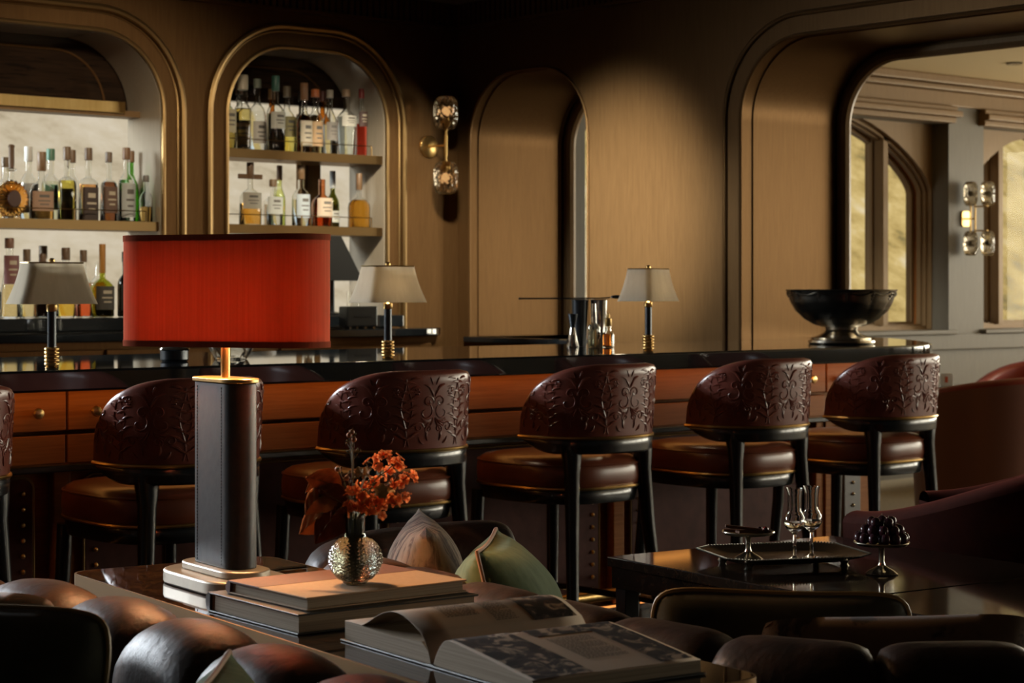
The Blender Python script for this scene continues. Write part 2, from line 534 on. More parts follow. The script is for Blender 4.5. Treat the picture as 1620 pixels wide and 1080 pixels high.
structure(plate_xz([(-2.3, 0), (XW2, 0), (XW2, CEIL), (-2.3, CEIL)], [arch(a, b, 1.075, NT, NR) for a, b in niches + [(-1.9, 0.3), (0.6, 2.6)]], YB, YB2).build('wall_back', M['walnut'], angle=20))
structure(plate_yz([(8.62, 0), (8.62, CEIL), (-2.3, CEIL), (-2.3, 0), (-1.5, 0)] + [(y, z) for y, z in arch(-1.5, 6.244, 0, 2.41, 0.36)][1:-1] + [(6.244, 0)],
                   [arch(7.27, 8.2, 1.02, 2.41, 0.36)], XW, XW2).build('wall_right', M['walnut'], angle=20))
structure(MB().box(-2.5, -2.3, -2.5, 8.7, 0, CEIL).build('wall_left', M['dark_wall'], smooth=False))
structure(MB().box(-2.5, 7.5, -2.5, -2.3, 0, CEIL).box(7.3, 7.5, -8.6, -2.3, 0, CEIL).box(7.3, 14.6, -8.6, -8.4, 0, CEIL).build('wall_front', M['dark_wall'], smooth=False))

# side room: window wall along the outside and a glazed end wall
wins = [(7.85, 8.78), (9.40, 11.28), (11.68, 13.5)]
structure(plate_xz([(7.5, 0), (14.4, 0), (14.4, 2.75), (7.5, 2.75)],
                   [[(a, 0.99), (a, 2.42), (b, 2.42), (b, 0.99)] for a, b in wins], YG, 8.60).build('wall_far', M['grey_wood'], angle=20))
def win_arch(a, b, z0, zs, rise, p=1.45, n=20):
    c, h = (a + b) / 2, (b - a) / 2
    pts = [(a, z0)]
    for i in range(n + 1):
        d = -1 + 2 * i / n
        d = math.sin(d * PI / 2)
        pts.append((c + h * d, zs + rise * (1 - abs(d) ** p) ** (1 / p)))
    pts.append((b, z0))
    return pts
for k, (a, b) in enumerate(wins):
    w = struct_root('window_%d' % (k + 1))
    outer = [(a - 0.01, 0.99), (b + 0.01, 0.99), (b + 0.01, 2.47), (a - 0.01, 2.47)]
    plate_xz(outer, [win_arch(a + 0.01, b - 0.01, 1.0, 1.955, 0.5)], 8.56, 8.60).build('window_frame', M['walnut_light'], w)
    for q, (ins, y0, y1) in enumerate(((0.022, 8.60, 8.635), (0.034, 8.635, 8.67), (0.022, 8.67, 8.70), (0.05, 8.70, 8.75))):
        plate_xz(outer, [win_arch(a + ins, b - ins, 1.0 + ins, 1.955 - 0.2 * ins, 0.5 - ins)], y0, y1).build('window_frame', M['walnut_light'] if q != 2 else M['bar_wood'], w)
    if b - a > 1.3:
        for c in (a + 0.46, b - 0.46):
            mb = MB()
            for dx, y0, y1 in ((0.03, 8.60, 8.68), (0.045, 8.68, 8.72), (0.03, 8.72, 8.76)):
                mb.box(c - dx, c + dx, y0, y1, 1.02, 2.32)
            mb.build('mullion', M['walnut_light'], w, bevel=0.006)
    MB().box(a, b, 8.755, 8.76, 1.0, 2.46).build('pane', M['pane'], w, smooth=False)
    MB().box(a - 0.04, b + 0.04, YG - 0.05, 8.58, 0.965, 0.995).build('window_sill', M['grey_wood'], w, bevel=0.006)
# mouldings above the windows, cornice and sill band of the side room
mb = MB()
for a, b in wins:
    mb.box(a - 0.06, b + 0.02, YG - 0.055, YG + 0.01, 2.42, 2.46)
    mb.box(a - 0.06, b + 0.05, YG - 0.09, YG + 0.01, 2.46, 2.50)
    mb.box(a - 0.06, b + 0.03, YG - 0.06, YG + 0.01, 2.50, 2.535)
structure(mb.build('trim_1', M['walnut_light'], smooth=False, bevel=0.008))
mb = MB()
mb.box(7.5, 14.0, YG - 0.03, YG, 2.535, 2.64)
mb.box(7.5, 14.0, YG - 0.06, YG, 2.64, 2.68)
mb.box(7.5, 14.0, YG - 0.10, YG, 2.68, 2.74)
structure(mb.build('trim_2', M['walnut_light'], smooth=False, bevel=0.01))
structure(MB().box(7.5, 14.0, YG - 0.03, YG, 0.86, 0.965).build('trim_3', M['grey_wood'], smooth=False, bevel=0.005))
structure(MB().box(9.0, 14.0, 6.9, 7.0, 2.70, 2.745).build('trim_4', M['cream'], smooth=False, bevel=0.015))
ends = [(-7.8, -5.4), (-5.0, -2.4), (-2.0, 0.6), (1.0, 3.2), (3.6, 5.8), (6.2, 8.0)]
structure(plate_yz([(8.62, 0), (8.62, 2.75), (-8.4, 2.75), (-8.4, 0)], [[(a, 0.75), (b, 0.75), (b, 2.5), (a, 2.5)] for a, b in ends], 14.2, 14.4).build('wall_side', M['grey_wood'], angle=20))
for k, (a, b) in enumerate(ends):
    w = struct_root('window_%d' % (k + 4))
    mb = MB()
    for y in (a, a + (b - a) / 3, a + 2 * (b - a) / 3, b):
        mb.box(14.24, 14.32, y - 0.035, y + 0.035, 0.75, 2.5)
    mb.box(14.24, 14.32, a, b, 0.75, 0.81)
    mb.box(14.24, 14.32, a, b, 2.44, 2.5)
    mb.build('window_frame', M['walnut_light'], w, smooth=False)
    MB().box(14.27, 14.275, a, b, 0.76, 2.49).build('pane', M['pane'], w, smooth=False)

# niche backs: glazing to the outside, dark panel above the window head
for k, (a, b) in enumerate(niches):
    w = struct_root('window_%d' % (k + 20))
    MB().box(a - 0.05, b + 0.05, 8.655, 8.66, 1.0, 2.3).build('pane', M['pane'], w, smooth=False)
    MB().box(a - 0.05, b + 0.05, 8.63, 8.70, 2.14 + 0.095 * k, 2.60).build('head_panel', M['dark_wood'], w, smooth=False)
    pts = arch(a + 0.05, b - 0.13, 2.14 + 0.095 * k, 2.42, 0.27)
    MB().tube([(x, 8.628, z) for x, z in pts], 0.006, 6).build('head_bead', M['walnut'], w)
mb = MB().box(6.07, 6.165, 8.67, 8.74, 1.0, 2.2).box(6.035, 6.05, 8.67, 8.72, 1.0, 2.2)
structure(mb.build('trim_5', M['walnut'], smooth=False, bevel=0.008))
# raised mouldings round the niches
for k, (a, b) in enumerate(niches):
    mb = MB()
    mb.tube([(x, YB - 0.006, z) for x, z in arch(a, b, 1.0758, NT, NR)], 0.011, 8)
    mb.tube([(x, YB - 0.010, z) for x, z in arch(a, b, 1.0758, NT, NR, inset=-0.105)], 0.017, 8)
    mb.tube([(x, YB - 0.002, z) for x, z in arch(a, b, 1.0758, NT, NR, inset=-0.082)], 0.006, 6)
    structure(mb.build('trim_%d' % (k + 6), M['brass_trim']))
for k, (a, b) in enumerate(niches):  # liners added to give the jambs a pale, window-lit look
    structure(plate_xz(arch(a + 0.001, b - 0.001, 1.0765, NT - 0.001, NR), [arch(a + 0.001, b - 0.001, 1.0795, NT - 0.001, NR, inset=0.007)], 8.312, 8.617).build('trim_%d' % (k + 14), M['niche_lit_lacquer'], angle=20))
# wall-right trims
mb = MB()
mb.tube([(XW - 0.002, y, z) for y, z in arch(7.27, 8.2, 1.02, 2.41, 0.36)], 0.008, 8)
mb.tube([(XW + 0.06, y, z) for y, z in arch(7.27, 8.2, 1.02, 2.41, 0.36, inset=0.002)], 0.004, 6)
mb.tube([(XW2 - 0.05, y, z) for y, z in arch(7.27, 8.2, 1.02, 2.41, 0.36, inset=0.002)], 0.010, 6)
structure(mb.build('trim_8', M['walnut']))
mb = MB()
mb.tube([(XW - 0.002, y, z) for y, z in arch(-1.5, 6.244, 0, 2.41, 0.36)], 0.008, 8)
mb.tube([(XW - 0.004, y, z) for y, z in arch(-1.5, 6.244, 0, 2.41, 0.36, inset=-0.095)], 0.012, 8)
mb.tube([(XW + 0.08, y, z) for y, z in arch(-1.5, 6.244, 0, 2.41, 0.36, inset=0.002)], 0.004, 6)
structure(mb.build('trim_9', M['walnut']))
# deep rounded back edge of the portal and the arch
for nm, (a, b, z0) in (('trim_10', (-1.5, 6.244, 0.0)), ('trim_11', (7.27, 8.2, 1.02))):
    mb = MB()
    mb.tube([(XW2 + 0.0, y, z) for y, z in arch(a, b, z0, 2.41, 0.36, inset=0.028)], 0.035, 10)
    structure(mb.build(nm, M['walnut_light']))
# fluted cornice band
mb = MB()
x = -2.3
while x < XW - 0.02:
    mb.box(x, x + 0.026, YB - 0.03, YB, 2.68, CEIL)
    x += 0.04
mb.box(-2.3, XW, YB - 0.045, YB, 2.665, 2.68)
y = -2.2
while y < YB - 0.03:
    mb.box(XW - 0.03, XW, y, y + 0.026, 2.68, CEIL)
    y += 0.04
mb.box(XW - 0.045, XW, 1.0, YB, 2.665, 2.68)
structure(mb.build('trim_12', M['walnut'], smooth=False))
# arch sill of black stone
structure(MB().box(XW - 0.02, XW2 + 0.02, 7.22, 8.23, 0.99, 1.02).build('trim_13', M['black_stone'], smooth=False, bevel=0.004))

# hillside outside
def hill_z(x, y):
    dx, dy = max(0.0, x - 17.0), max(0.0, y - 12.0)
    base = -0.9
    n = 0.5 * math.sin(x * 0.31 + 1.7 * math.sin(y * 0.13)) + 0.4 * math.sin(y * 0.27 + x * 0.11)
    hy = 0.62 * dy ** 1.02
    hx = 0.10 * dx
    return base + max(hy, hx) + n * min(1.0, (dx + dy) / 14.0)
mb = MB().grid(lambda u, v: (-50 + 150 * u, -60 + 140 * v, hill_z(-50 + 150 * u, -60 + 140 * v)), 90, 84)
hill = structure(mb.build('hillside', M['hill']))


# ================================================================== BAR
bar = thing('bar_counter', 'long wooden bar with a black polished stone top, brass knobs and studded leather panels', 'bar', (0, 0, 0))
H_BAR = 1.04
outline = [(-0.6, 5.1), (6.40, 5.1), (6.60, 5.115), (6.80, 5.18), (6.97, 5.29), (7.13, 5.44), (7.30, 5.63), (7.46, 5.84), (7.57, 6.0), (7.61, 6.10), (7.61, 6.155), (7.44, 6.165), (7.44, 6.225), (-0.6, 6.225)]
top = MB().prism(outline, 0.978, H_BAR).build('countertop', M['black_stone'], bar, bevel=0.007, seg=3)
body = MB().box(-0.55, 6.62, 5.40, 6.15, 0.10, 0.978)
body.box(-0.55, 6.64, 5.34, 5.41, 0.745, 0.755)
body.build('cabinet_body', M['bar_wood'], bar, smooth=False)
MB().box(-0.55, 6.62, 5.36, 5.42, 0.0, 0.10).build('plinth', M['dark_wood'], bar, smooth=False, bevel=0.004)
MB().box(-0.55, 6.66, 5.325, 5.40, 0.728, 0.748).build('ledge', M['black'], bar, smooth=False, bevel=0.004)
piers = [-0.58, 0.57, 1.72, 2.87, 4.02, 5.17, 6.32]
for a, b in zip(piers[:-1], piers[1:]):
    d = MB().box(a + 0.004, b - 0.004, 5.33, 5.40, 0.850, 0.972).build('drawer', M['bar_wood'], bar, smooth=False, bevel=0.003)
    for xk in (a + 0.085, b - 0.105):
        MB().xf(lambda p: p).lathe([(0.006, 0), (0.006, 0.014), (0.015, 0.018), (0.017, 0.024), (0.014, 0.030), (0.004, 0.032)], 16).xf(
            lambda p: (xk + p[0], 5.33 - p[2], 0.905 + p[1])).build('knob', M['brass'], d)
    MB().box(a + 0.004, b - 0.004, 5.335, 5.40, 0.752, 0.838).build('apron_board', M['bar_wood'], bar, smooth=False, bevel=0.003)
    pn = MB().prism([(x, z) for x, z in rrect((b - a) / 2 - 0.085, 0.295, 0.035)], 0, 0.012).xf(
        lambda p: ((a + b) / 2 + p[0], 5.392 - p[2], 0.415 + p[1])).build('leather_panel', M['panel_leather'], bar, bevel=0.004)
    for xs in (a + 0.12, b - 0.12):
        st = MB()
        for k in range(12):
            st.ball((xs, 5.376, 0.16 + k * 0.046), 0.0075, 8)
        st.build('stud', M['brass'], pn)
    pf = [((a + b) / 2 + x, 5.384, 0.415 + z) for x, z in rrect((b - a) / 2 - 0.083, 0.297, 0.035)]
    MB().tube(pf, 0.005, 6, closed=True).build('panel_bead', M['brass_trim'], pn)
for p in piers[1:]:
    MB().box(p - 0.028, p + 0.028, 5.36, 5.40, 0.10, 0.728).build('pilaster', M['bar_wood'], bar, smooth=False, bevel=0.004)
MB().box(6.34, 6.62, 5.35, 5.40, 0.10, 0.728).build('end_door', M['bar_wood'], bar, smooth=False, bevel=0.004)
d = MB().box(6.325, 6.62, 5.33, 5.40, 0.850, 0.972).build('drawer', M['bar_wood'], bar, smooth=False, bevel=0.003)
MB().lathe([(0.006, 0), (0.006, 0.014), (0.015, 0.018), (0.017, 0.024), (0.014, 0.030), (0.004, 0.032)], 16).xf(
    lambda p: (6.395 + p[0], 5.33 - p[2], 0.905 + p[1])).build('knob', M['brass'], d)
ep = MB().box(6.43, 6.535, 5.325, 5.352, 0.10, 0.728).build('end_post', plain('grey_stud_leather', (0.11, 0.10, 0.095), 0.45), bar, smooth=False, bevel=0.004)
st = MB()
for k in range(13):
    st.ball((6.483, 5.323, 0.14 + k * 0.047), 0.008, 8)
st.build('stud', M['silver_bright'], ep)
MB().tube([(-0.5, 5.225, 0.165), (6.45, 5.225, 0.165)], 0.022, 12).build('foot_rail', M['brass'], bar)
for p in piers[1:]:
    MB().tube([(p, 5.39, 0.12), (p, 5.28, 0.13), (p, 5.225, 0.165)], 0.012, 8).build('rail_bracket', M['brass'], bar)
MB().box(-0.5, 6.55, 5.262, 5.290, 0.9735, 0.9785).build('light_strip', M['led'], bar, smooth=False)
MB().box(-0.5, 6.5, 5.350, 5.358, 0.088, 0.094).build('light_strip', M['led_low'], bar, smooth=False)
MB().box(-0.55, 6.6, 6.0, 6.15, 0.0, 0.2).build('back_plinth', M['dark_wood'], bar, smooth=False)

# back counter below the niches
bc = thing('back_counter', 'dark wooden back counter with a black stone top below the bottle niches', 'counter')
MB().prism([(-2.2, 7.92), (6.25, 7.92), (6.36, 7.94), (6.44, 8.0), (6.47, 8.09), (6.47, 8.298), (-2.2, 8.298)], 1.035, 1.075).build('countertop', M['black_stone'], bc, bevel=0.005)
MB().box(-2.2, 6.40, 7.97, 8.298, 0.0, 1.035).build('cabinet_body', M['walnut'], bc, smooth=False)
for k in range(9):
    MB().box(-2.1 + k * 0.94, -1.18 + k * 0.94, 7.952, 7.972, 0.12, 1.0).build('cabinet_door', M['walnut'], bc, smooth=False, bevel=0.003)
for a, b in niches:
    MB().box(a + 0.018, b - 0.018, 8.13, 8.612, 1.0805, 1.140).build('stone_step', M['black_stone'], bc, smooth=False, bevel=0.004)

# niche shelves, each with a thin gallery rail
def shelf(a, b, z, label):
    t = thing('display_shelf', label, 'shelf', (0, 0, z), 0, 'brass edged niche shelves')
    MB().box(a + .006, b - .006, 8.325, 8.61, -0.040, 0.0).build('board', M['walnut'], t, smooth=False)
    MB().box(a + .006, b - 0.012, 8.317, 8.326, -0.043, 0.002).build('brass_edge', M['brass_trim'], t, smooth=False, bevel=0.001)
    r = MB().tube([(a + 0.02, 8.335, 0.052), (b - 0.07, 8.335, 0.052)], 0.0025, 6)
    n = 6 if b - a > 1.2 else 3
    for k in range(n):
        x = a + 0.03 + (b - a - 0.10) * k / (n - 1)
        r.tube([(x, 8.335, 0.0), (x, 8.335, 0.052)], 0.004, 6)
    r.build('gallery_rail', M['bronze'], t)
    return t
shelf(2.973, 4.974, 1.592, 'brass edged shelf across the wide niche above the left bar lamp')
shelf(5.336, 6.317, 1.966, 'upper brass edged shelf in the arched niche beside the wall sconce')
shelf(5.336, 6.317, 1.592, 'lower brass edged shelf in the arched niche beside the wall sconce')
vl = thing('niche_canopy', 'slim brass faced canopy above the bottles in the wide left niche', 'canopy', (0, 0, 0))
MB().box(2.973, 4.974, 8.50, 8.62, 2.105, 2.135).build('board', M['walnut_light'], vl, smooth=False)
MB().box(2.973, 4.88, 8.485, 8.50, 2.12, 2.175).build('brass_face', M['brass'], vl, smooth=False, bevel=0.002)

# ------------------------------------------------------------------ bottles
_gl = {}
def gmat(c):
    if c not in _gl:
        _gl[c] = glass('bottle_glass_%d' % len(_gl), c)
    return _gl[c]
_lq = {}
def lmat(c):
    if c not in _lq:
        _lq[c] = glass('spirit_%d' % len(_lq), c, 0.0, 1.34)
    return _lq[c]
_pm = {}
def pmat(c, rough=0.5, metal=0.0):
    k = (c, rough, metal)
    if k not in _pm:
        _pm[k] = plain('bottle_paint_%d' % len(_pm), c, rough, metal)
    return _pm[k]
CLEAR, GREEN, AMBER, DARK = (0.97, 0.98, 0.97), (0.35, 0.62, 0.22), (0.75, 0.42, 0.14), (0.08, 0.07, 0.05)
SHAPES = {   # (fraction of height, fraction of radius or None for the neck)
    'round': [(0, .86), (.02, 1), (.52, 1), (.58, .95), (.64, .78), (.69, .5), (.72, None), (1, None)],
    'square': [(0, .9), (.015, 1), (.56, 1), (.60, .93), (.63, .7), (.66, None), (1, None)],
    'wine': [(0, .9), (.02, 1), (.50, 1), (.58, .9), (.68, .55), (.74, None), (1, None)],
    'flask': [(0, .9), (.02, 1), (.46, 1), (.54, .94), (.60, .75), (.65, .45), (.68, None), (1, None)],
    'taper': [(0, .9), (.02, 1), (.35, .92), (.6, .62), (.8, None), (1, None)],
    'flute': [(0, .80), (.02, .84), (.40, .98), (.62, 1), (.64, .86), (.70, .55), (.73, None), (1, None)],
    'bulb': [(0, .55), (.03, .8), (.20, 1), (.34, .98), (.46, .80), (.55, .45), (.60, None), (1, None)],
}
def bottle(label, x, y, z, h, w, shape, glassc, liquid, fill, capc, lab=None, labz=(.12, .42), depth=1.0, capfrac=.16, neck=None, group=None, cat='bottle', rz=0.0, capw=1.25):
    t = thing('bottle', label, cat, (x, y, z + 0.0006), rz, group)
    rad = w / 2
    hb = h * (1 - capfrac * 0.55)
    nr = neck or max(0.012, min(0.016, rad * .36))
    def rr(p):
        return nr if p is None else max(nr, p * rad)
    sup = 0.55 if shape == 'square' else 1.0
    def ring_xf(p):
        if sup == 1.0:
            return (p[0], p[1] * depth, p[2])
        a = math.atan2(p[1], p[0]); q = math.hypot(p[0], p[1])
        k = q / (abs(math.cos(a)) ** (2 / sup) + abs(math.sin(a)) ** (2 / sup)) ** (sup / 2)
        b = min(1.0, max(0.0, (q - nr) / (rad * .4 + 1e-4)))
        k = k * b + q * (1 - b)
        return (k * math.cos(a), k * math.sin(a) * depth, p[2])
    prof = [(rr(p), f * hb) for f, p in SHAPES[shape]]
    wall = 0.0028
    inner = [(max(0.004, r - wall), zz + (0.006 if i == 0 else 0)) for i, (r, zz) in enumerate(prof)]
    loop = [(0.0001, 0.0)] + prof + list(reversed(inner)) + [(0.0001, 0.006)]
    MB().lathe(loop, 24).xf(ring_xf).build('body', gmat(glassc), t, angle=50)
    if liquid:
        lim = fill * hb
        lp = []
        src = inner
        for i in range(len(src)):
            r, zz = src[i]
            if zz <= lim:
                lp.append((max(0.003, r - 0.0006), zz + (0.0005 if i == 0 else 0)))
            else:
                r0, z0 = src[i - 1]
                k = (lim - z0) / max(1e-6, zz - z0)
                lp.append((max(0.003, r0 + (r - r0) * k - 0.0006), lim))
                break
        MB().lathe(lp, 24).xf(ring_xf).build('liquid', lmat(liquid), t, angle=50)
    if capc:
        cr = nr * capw
        MB().lathe([(cr * .95, hb - h * capfrac * .45), (cr, hb - h * capfrac * .43), (cr, h - 0.004), (cr * .9, h)], 16).build('cap', pmat(capc, 0.45), t)
    if lab:
        lp = [(rad + 0.0008, h * labz[0]), (rad + 0.0008, h * labz[1])]
        lb = MB()
        n = 14
        a0, a1 = R(-150), R(-30)
        def lf(u, v):
            a = a0 + (a1 - a0) * u
            p = ring_xf((rad * math.cos(a), rad * math.sin(a), 0))
            q = math.hypot(p[0], p[1]) or 1
            k = 1 + 0.0012 / q
            return (p[0] * k, p[1] * k, h * (labz[0] + (labz[1] - labz[0]) * v))
        lb.grid(lf, n, 2)
        lo = lb.build('label', pmat(lab, 0.6), t)
        # printed lines on the label
        dark = sum(lab) < 0.5
        pr = MB()
        for k, (v0, v1, u0, u1) in enumerate(((.68, .82, .3, .7), (.48, .54, .25, .75), (.30, .36, .32, .68))):
            pr.grid(lambda u, v: tuple(c * (1.002 if i < 2 else 1) for i, c in enumerate(lf(u0 + (u1 - u0) * u, v0 + (v1 - v0) * v))), 8, 1)
        pr.build('label_print', pmat((0.45, 0.40, 0.3) if dark else (0.10, 0.09, 0.08), 0.6), lo)
    return t

S1, S2, S3 = 1.592, 1.966, 1.1405
F, B = 8.40, 8.51
WH, CRM, GRY, DK = (0.55, 0.52, 0.46), (0.55, 0.46, 0.33), (0.34, 0.34, 0.32), (0.05, 0.045, 0.04)
G1 = 'bottles on the shelf of the wide niche'
bottle('amber bottle with a dark cap behind the round sunburst decanter', 4.262, B, S1, .29, .08, 'round', CLEAR, (.93, .62, .25), .5, (.12, .07, .03), CRM, group=G1)
bottle('clear bottle with a ring shaped glass stopper beside the sunburst decanter', 4.381, B, S1, .345, .085, 'round', CLEAR, (.96, .97, .95), .5, (.55, .55, .52), GRY, (.1, .5), capfrac=.2, group=G1)
bottle('wide clear flask a third full of whisky with a tall brown cap', 4.391, F, S1, .315, .122, 'flask', CLEAR, (.90, .50, .14), .33, (.16, .09, .04), (.32, .20, .13), (.13, .42), depth=.5, capfrac=.28, neck=.017, group=G1)
bottle('pale bottle with a green cap and a green label', 4.495, B, S1, .34, .09, 'round', CLEAR, (.90, .95, .80), .6, (.06, .16, .10), (.12, .26, .18), (.15, .5), group=G1)
bottle('yellow tequila bottle with a dark cap', 4.521, F, S1, .345, .082, 'square', CLEAR, (.95, .80, .16), .60, (.13, .075, .035), None, depth=.8, capfrac=.18, neck=.015, group=G1)
bottle('clear bottle directly behind the yellow tequila bottle', 4.606, B, S1, .34, .085, 'round', CLEAR, (.95, .95, .92), .5, (.13, .075, .035), None, capfrac=.18, group=G1)
bottle('clear bottle with a bright orange neck label and dark lower label', 4.633, F, S1, .345, .085, 'square', CLEAR, (.95, .50, .20), .55, (.12, .07, .035), (.045, .028, .022), (.01, .46), depth=.8, capfrac=.17, group=G1)
bottle('square bottle with a deep brown liqueur and a dark cap', 4.741, F, S1, .33, .074, 'square', CLEAR, (.30, .12, .06), .62, (.14, .10, .07), (.12, .07, .05), (.12, .5), depth=.9, capfrac=.15, group=G1)
bottle('clear gin bottle with a grey label and a bronze cap', 4.836, F, S1, .355, .085, 'round', CLEAR, (.95, .97, .95), .62, (.17, .085, .035), (.40, .43, .42), (.06, .52), capfrac=.16, group=G1)
bottle('bright green bottle behind the gin bottle at the niche jamb', 4.925, B, S1, .35, .075, 'wine', GREEN, (.4, .75, .2), .5, (.16, .08, .03), None, group=G1)
bottle('small round flask of amber spirit at the right end of the wide niche shelf', 4.925, F - .03, S1, .225, .066, 'round', CLEAR, (.92, .55, .16), .36, (.16, .15, .14), None, capfrac=.14, group=G1)
# the round sunburst decanter
dec = thing('decanter', 'round orange sunburst decanter with a dark oval medallion', 'decanter', (4.239, F, S1 + .0006), 0, G1)
mb = MB()
def dfn(u, v):
    a = 2 * PI * u
    rr = 0.085 * (1 + 0.05 * math.cos(24 * a)) * math.sin(PI * v)
    return (rr * math.cos(a), -0.032 * math.cos(PI * v), 0.092 + rr * math.sin(a))
mb.grid(dfn, 96, 14)
mb.build('body', glass('orange_cut_glass', (0.93, 0.45, 0.10)), dec)
MB().lathe([(0.045, 0.0), (0.045, 0.012), (0.03, 0.016)], 20, sy=.6).build('foot', gmat(CLEAR), dec)
MB().lathe([(0.034, 0), (0.03, 0.005), (0.001, 0.006)], 24, sy=1.2).xf(lambda p: (p[0], -0.030 - p[2], 0.092 + p[1])).build('medallion', pmat((.05, .02, .012)), dec)
MB().lathe([(0.016, 0.165), (0.014, 0.22), (0.024, 0.224), (0.024, 0.230), (0.012, 0.234), (0.012, 0.26)], 16).build('neck', gmat(CLEAR), dec)
MB().lathe([(0.012, 0.235), (0.014, 0.26), (0.013, 0.325), (0.016, 0.335), (0.01, 0.342)], 16).build('stopper', pmat((.10, .055, .025)), dec)

G2 = 'bottles on the stone step of the wide niche'
bottle('tall tapered bottle with a purple brown wrapped neck', 4.229, F, S3, .365, .085, 'taper', CLEAR, (.95, .80, .45), .45, (.17, .085, .055), (.20, .085, .085), (.42, .78), capfrac=.13, neck=.017, group=G2)
bottle('clear bottle with a pale label at the far left behind the left bar lamp', 4.205, B, S3, .24, .08, 'round', CLEAR, (.9, .8, .55), .5, (.3, .3, .28), GRY, (.15, .5), group=G2)
for lab, x, y, h, w, lq, cp in (
        ('bottle of pale gold spirit half hidden behind the left bar lamp shade', 4.316, F, .315, .077, (.95, .82, .50), (.13, .08, .04)),
        ('short bottle of red orange aperitif behind the left bar lamp', 4.396, F, .295, .078, (.95, .30, .06), (.12, .07, .04)),
        ('bottle of clear spirit with a tall brown cap behind the left bar lamp', 4.456, B, .335, .09, (.95, .90, .75), (.16, .10, .05)),
        ('bottle of golden orange liqueur behind the right half of the left bar lamp', 4.515, F, .325, .09, (.97, .66, .12), (.12, .07, .04)),
        ('bottle of scarlet bitter under the right edge of the left bar lamp shade', 4.607, F, .315, .074, (.93, .17, .06), (.14, .09, .05))):
    bottle(lab, x, y, S3, h, w, 'round', CLEAR, lq, .55, cp, None, capfrac=.18, group=G2)
bottle('olive green round bottle with a dark square label and orange wax neck', 4.707, F, S3, .345, .11, 'flask', (.62, .64, .18), (.35, .22, .06), .32, (.42, .20, .04), (.055, .05, .042), (.10, .42), capfrac=.4, neck=.014, capw=1.1, group=G2)
bottle('orange shouldered bottle standing behind the olive green bottle', 4.765, 8.545, S3, .29, .09, 'round', CLEAR, (.93, .40, .08), .62, None, None, group=G2)
bottle('black bottle with a pale diamond label beside the red lamp shade', 4.83, F, S3, .31, .075, 'round', DARK, None, 0, (.1, .1, .1), (.03, .03, .03), (.1, .5), group=G2)

G3 = 'bottles on the upper shelf of the arched niche'
bottle('green capped bottle against the left jamb of the arched niche', 5.405, F, S2, .33, .085, 'round', (.75, .82, .62), (.7, .45, .2), .45, (.03, .10, .06), (.40, .36, .24), (.25, .6), group=G3)
bottle('tall straight bottle of gold spirit with a broad clear stopper', 5.494, F, S2, .375, .084, 'flute', CLEAR, (.95, .80, .35), .62, (.36, .31, .23), None, capfrac=.2, neck=.026, capw=1.05, group=G3)
bottle('clear bottle with a slender neck and a white band label', 5.654, B, S2, .375, .088, 'round', CLEAR, (.96, .96, .93), .6, (.15, .17, .13), WH, (.12, .42), capfrac=.12, group=G3)
bottle('round shouldered clear bottle with a white portrait label and green cap', 5.691, F, S2, .385, .098, 'round', CLEAR, (.97, .97, .95), .56, (.03, .10, .075), (.46, .46, .40), (.30, .52), capfrac=.2, neck=.016, group=G3)
bottle('bottle with a blue banded label and pale yellow spirit', 5.836, B, S2, .35, .09, 'round', CLEAR, (.94, .85, .25), .56, (.14, .11, .07), (.32, .28, .12), (.25, .55), group=G3)
bottle('black topped dark bottle in the back row of the arched niche', 5.925, B, S2, .33, .075, 'round', (.14, .10, .06), None, 0, (.03, .03, .03), (.06, .05, .04), group=G3)
bottle('bottle with a large cream label, orange shoulder and long brown neck', 5.866, F, S2, .36, .084, 'flask', CLEAR, (.93, .32, .05), .62, (.24, .12, .055), (.50, .44, .34), (.10, .46), capfrac=.24, neck=.016, group=G3)
bottle('clear bottle with an orange cap and a cream figure label', 5.950, F + .02, S2, .335, .078, 'round', CLEAR, (.94, .82, .45), .55, (.52, .16, .05), (.46, .30, .16), (.12, .50), capfrac=.12, neck=.017, group=G3)
bottle('clear sloping bottle with a dark square label', 6.028, F, S2, .335, .08, 'wine', CLEAR, (.95, .95, .93), .5, (.34, .30, .24), (.20, .18, .16), (.22, .5), capfrac=.12, group=G3)
bottle('amber neck bottle in the back row beside the sloping clear bottle', 6.06, B, S2, .34, .075, 'round', AMBER, (.6, .3, .1), .5, (.10, .03, .02), None, group=G3)
bottle('fluted gin bottle with a cork stopper and a white label near its top', 6.133, F, S2, .345, .102, 'flute', CLEAR, (.93, .98, .95), .62, (.33, .22, .13), (.52, .50, .44), (.44, .60), capfrac=.11, neck=.018, group=G3)
bottle('slim bottle of scarlet bitter aperitif at the end of the upper shelf', 6.231, F, S2, .355, .062, 'wine', CLEAR, (.88, .08, .04), .52, (.22, .03, .025), (.07, .035, .03), (.44, .66), capfrac=.14, group=G3)
bottle('clear bottle with a dark cap in the back row at the left jamb', 5.545, B, S2, .345, .08, 'round', CLEAR, (.94, .9, .7), .5, (.2, .1, .05), CRM, group=G3)
bottle('brown necked bottle in the back row between two clear bottles', 5.742, B, S2, .33, .08, 'round', AMBER, (.7, .38, .12), .5, (.24, .14, .05), None, group=G3)

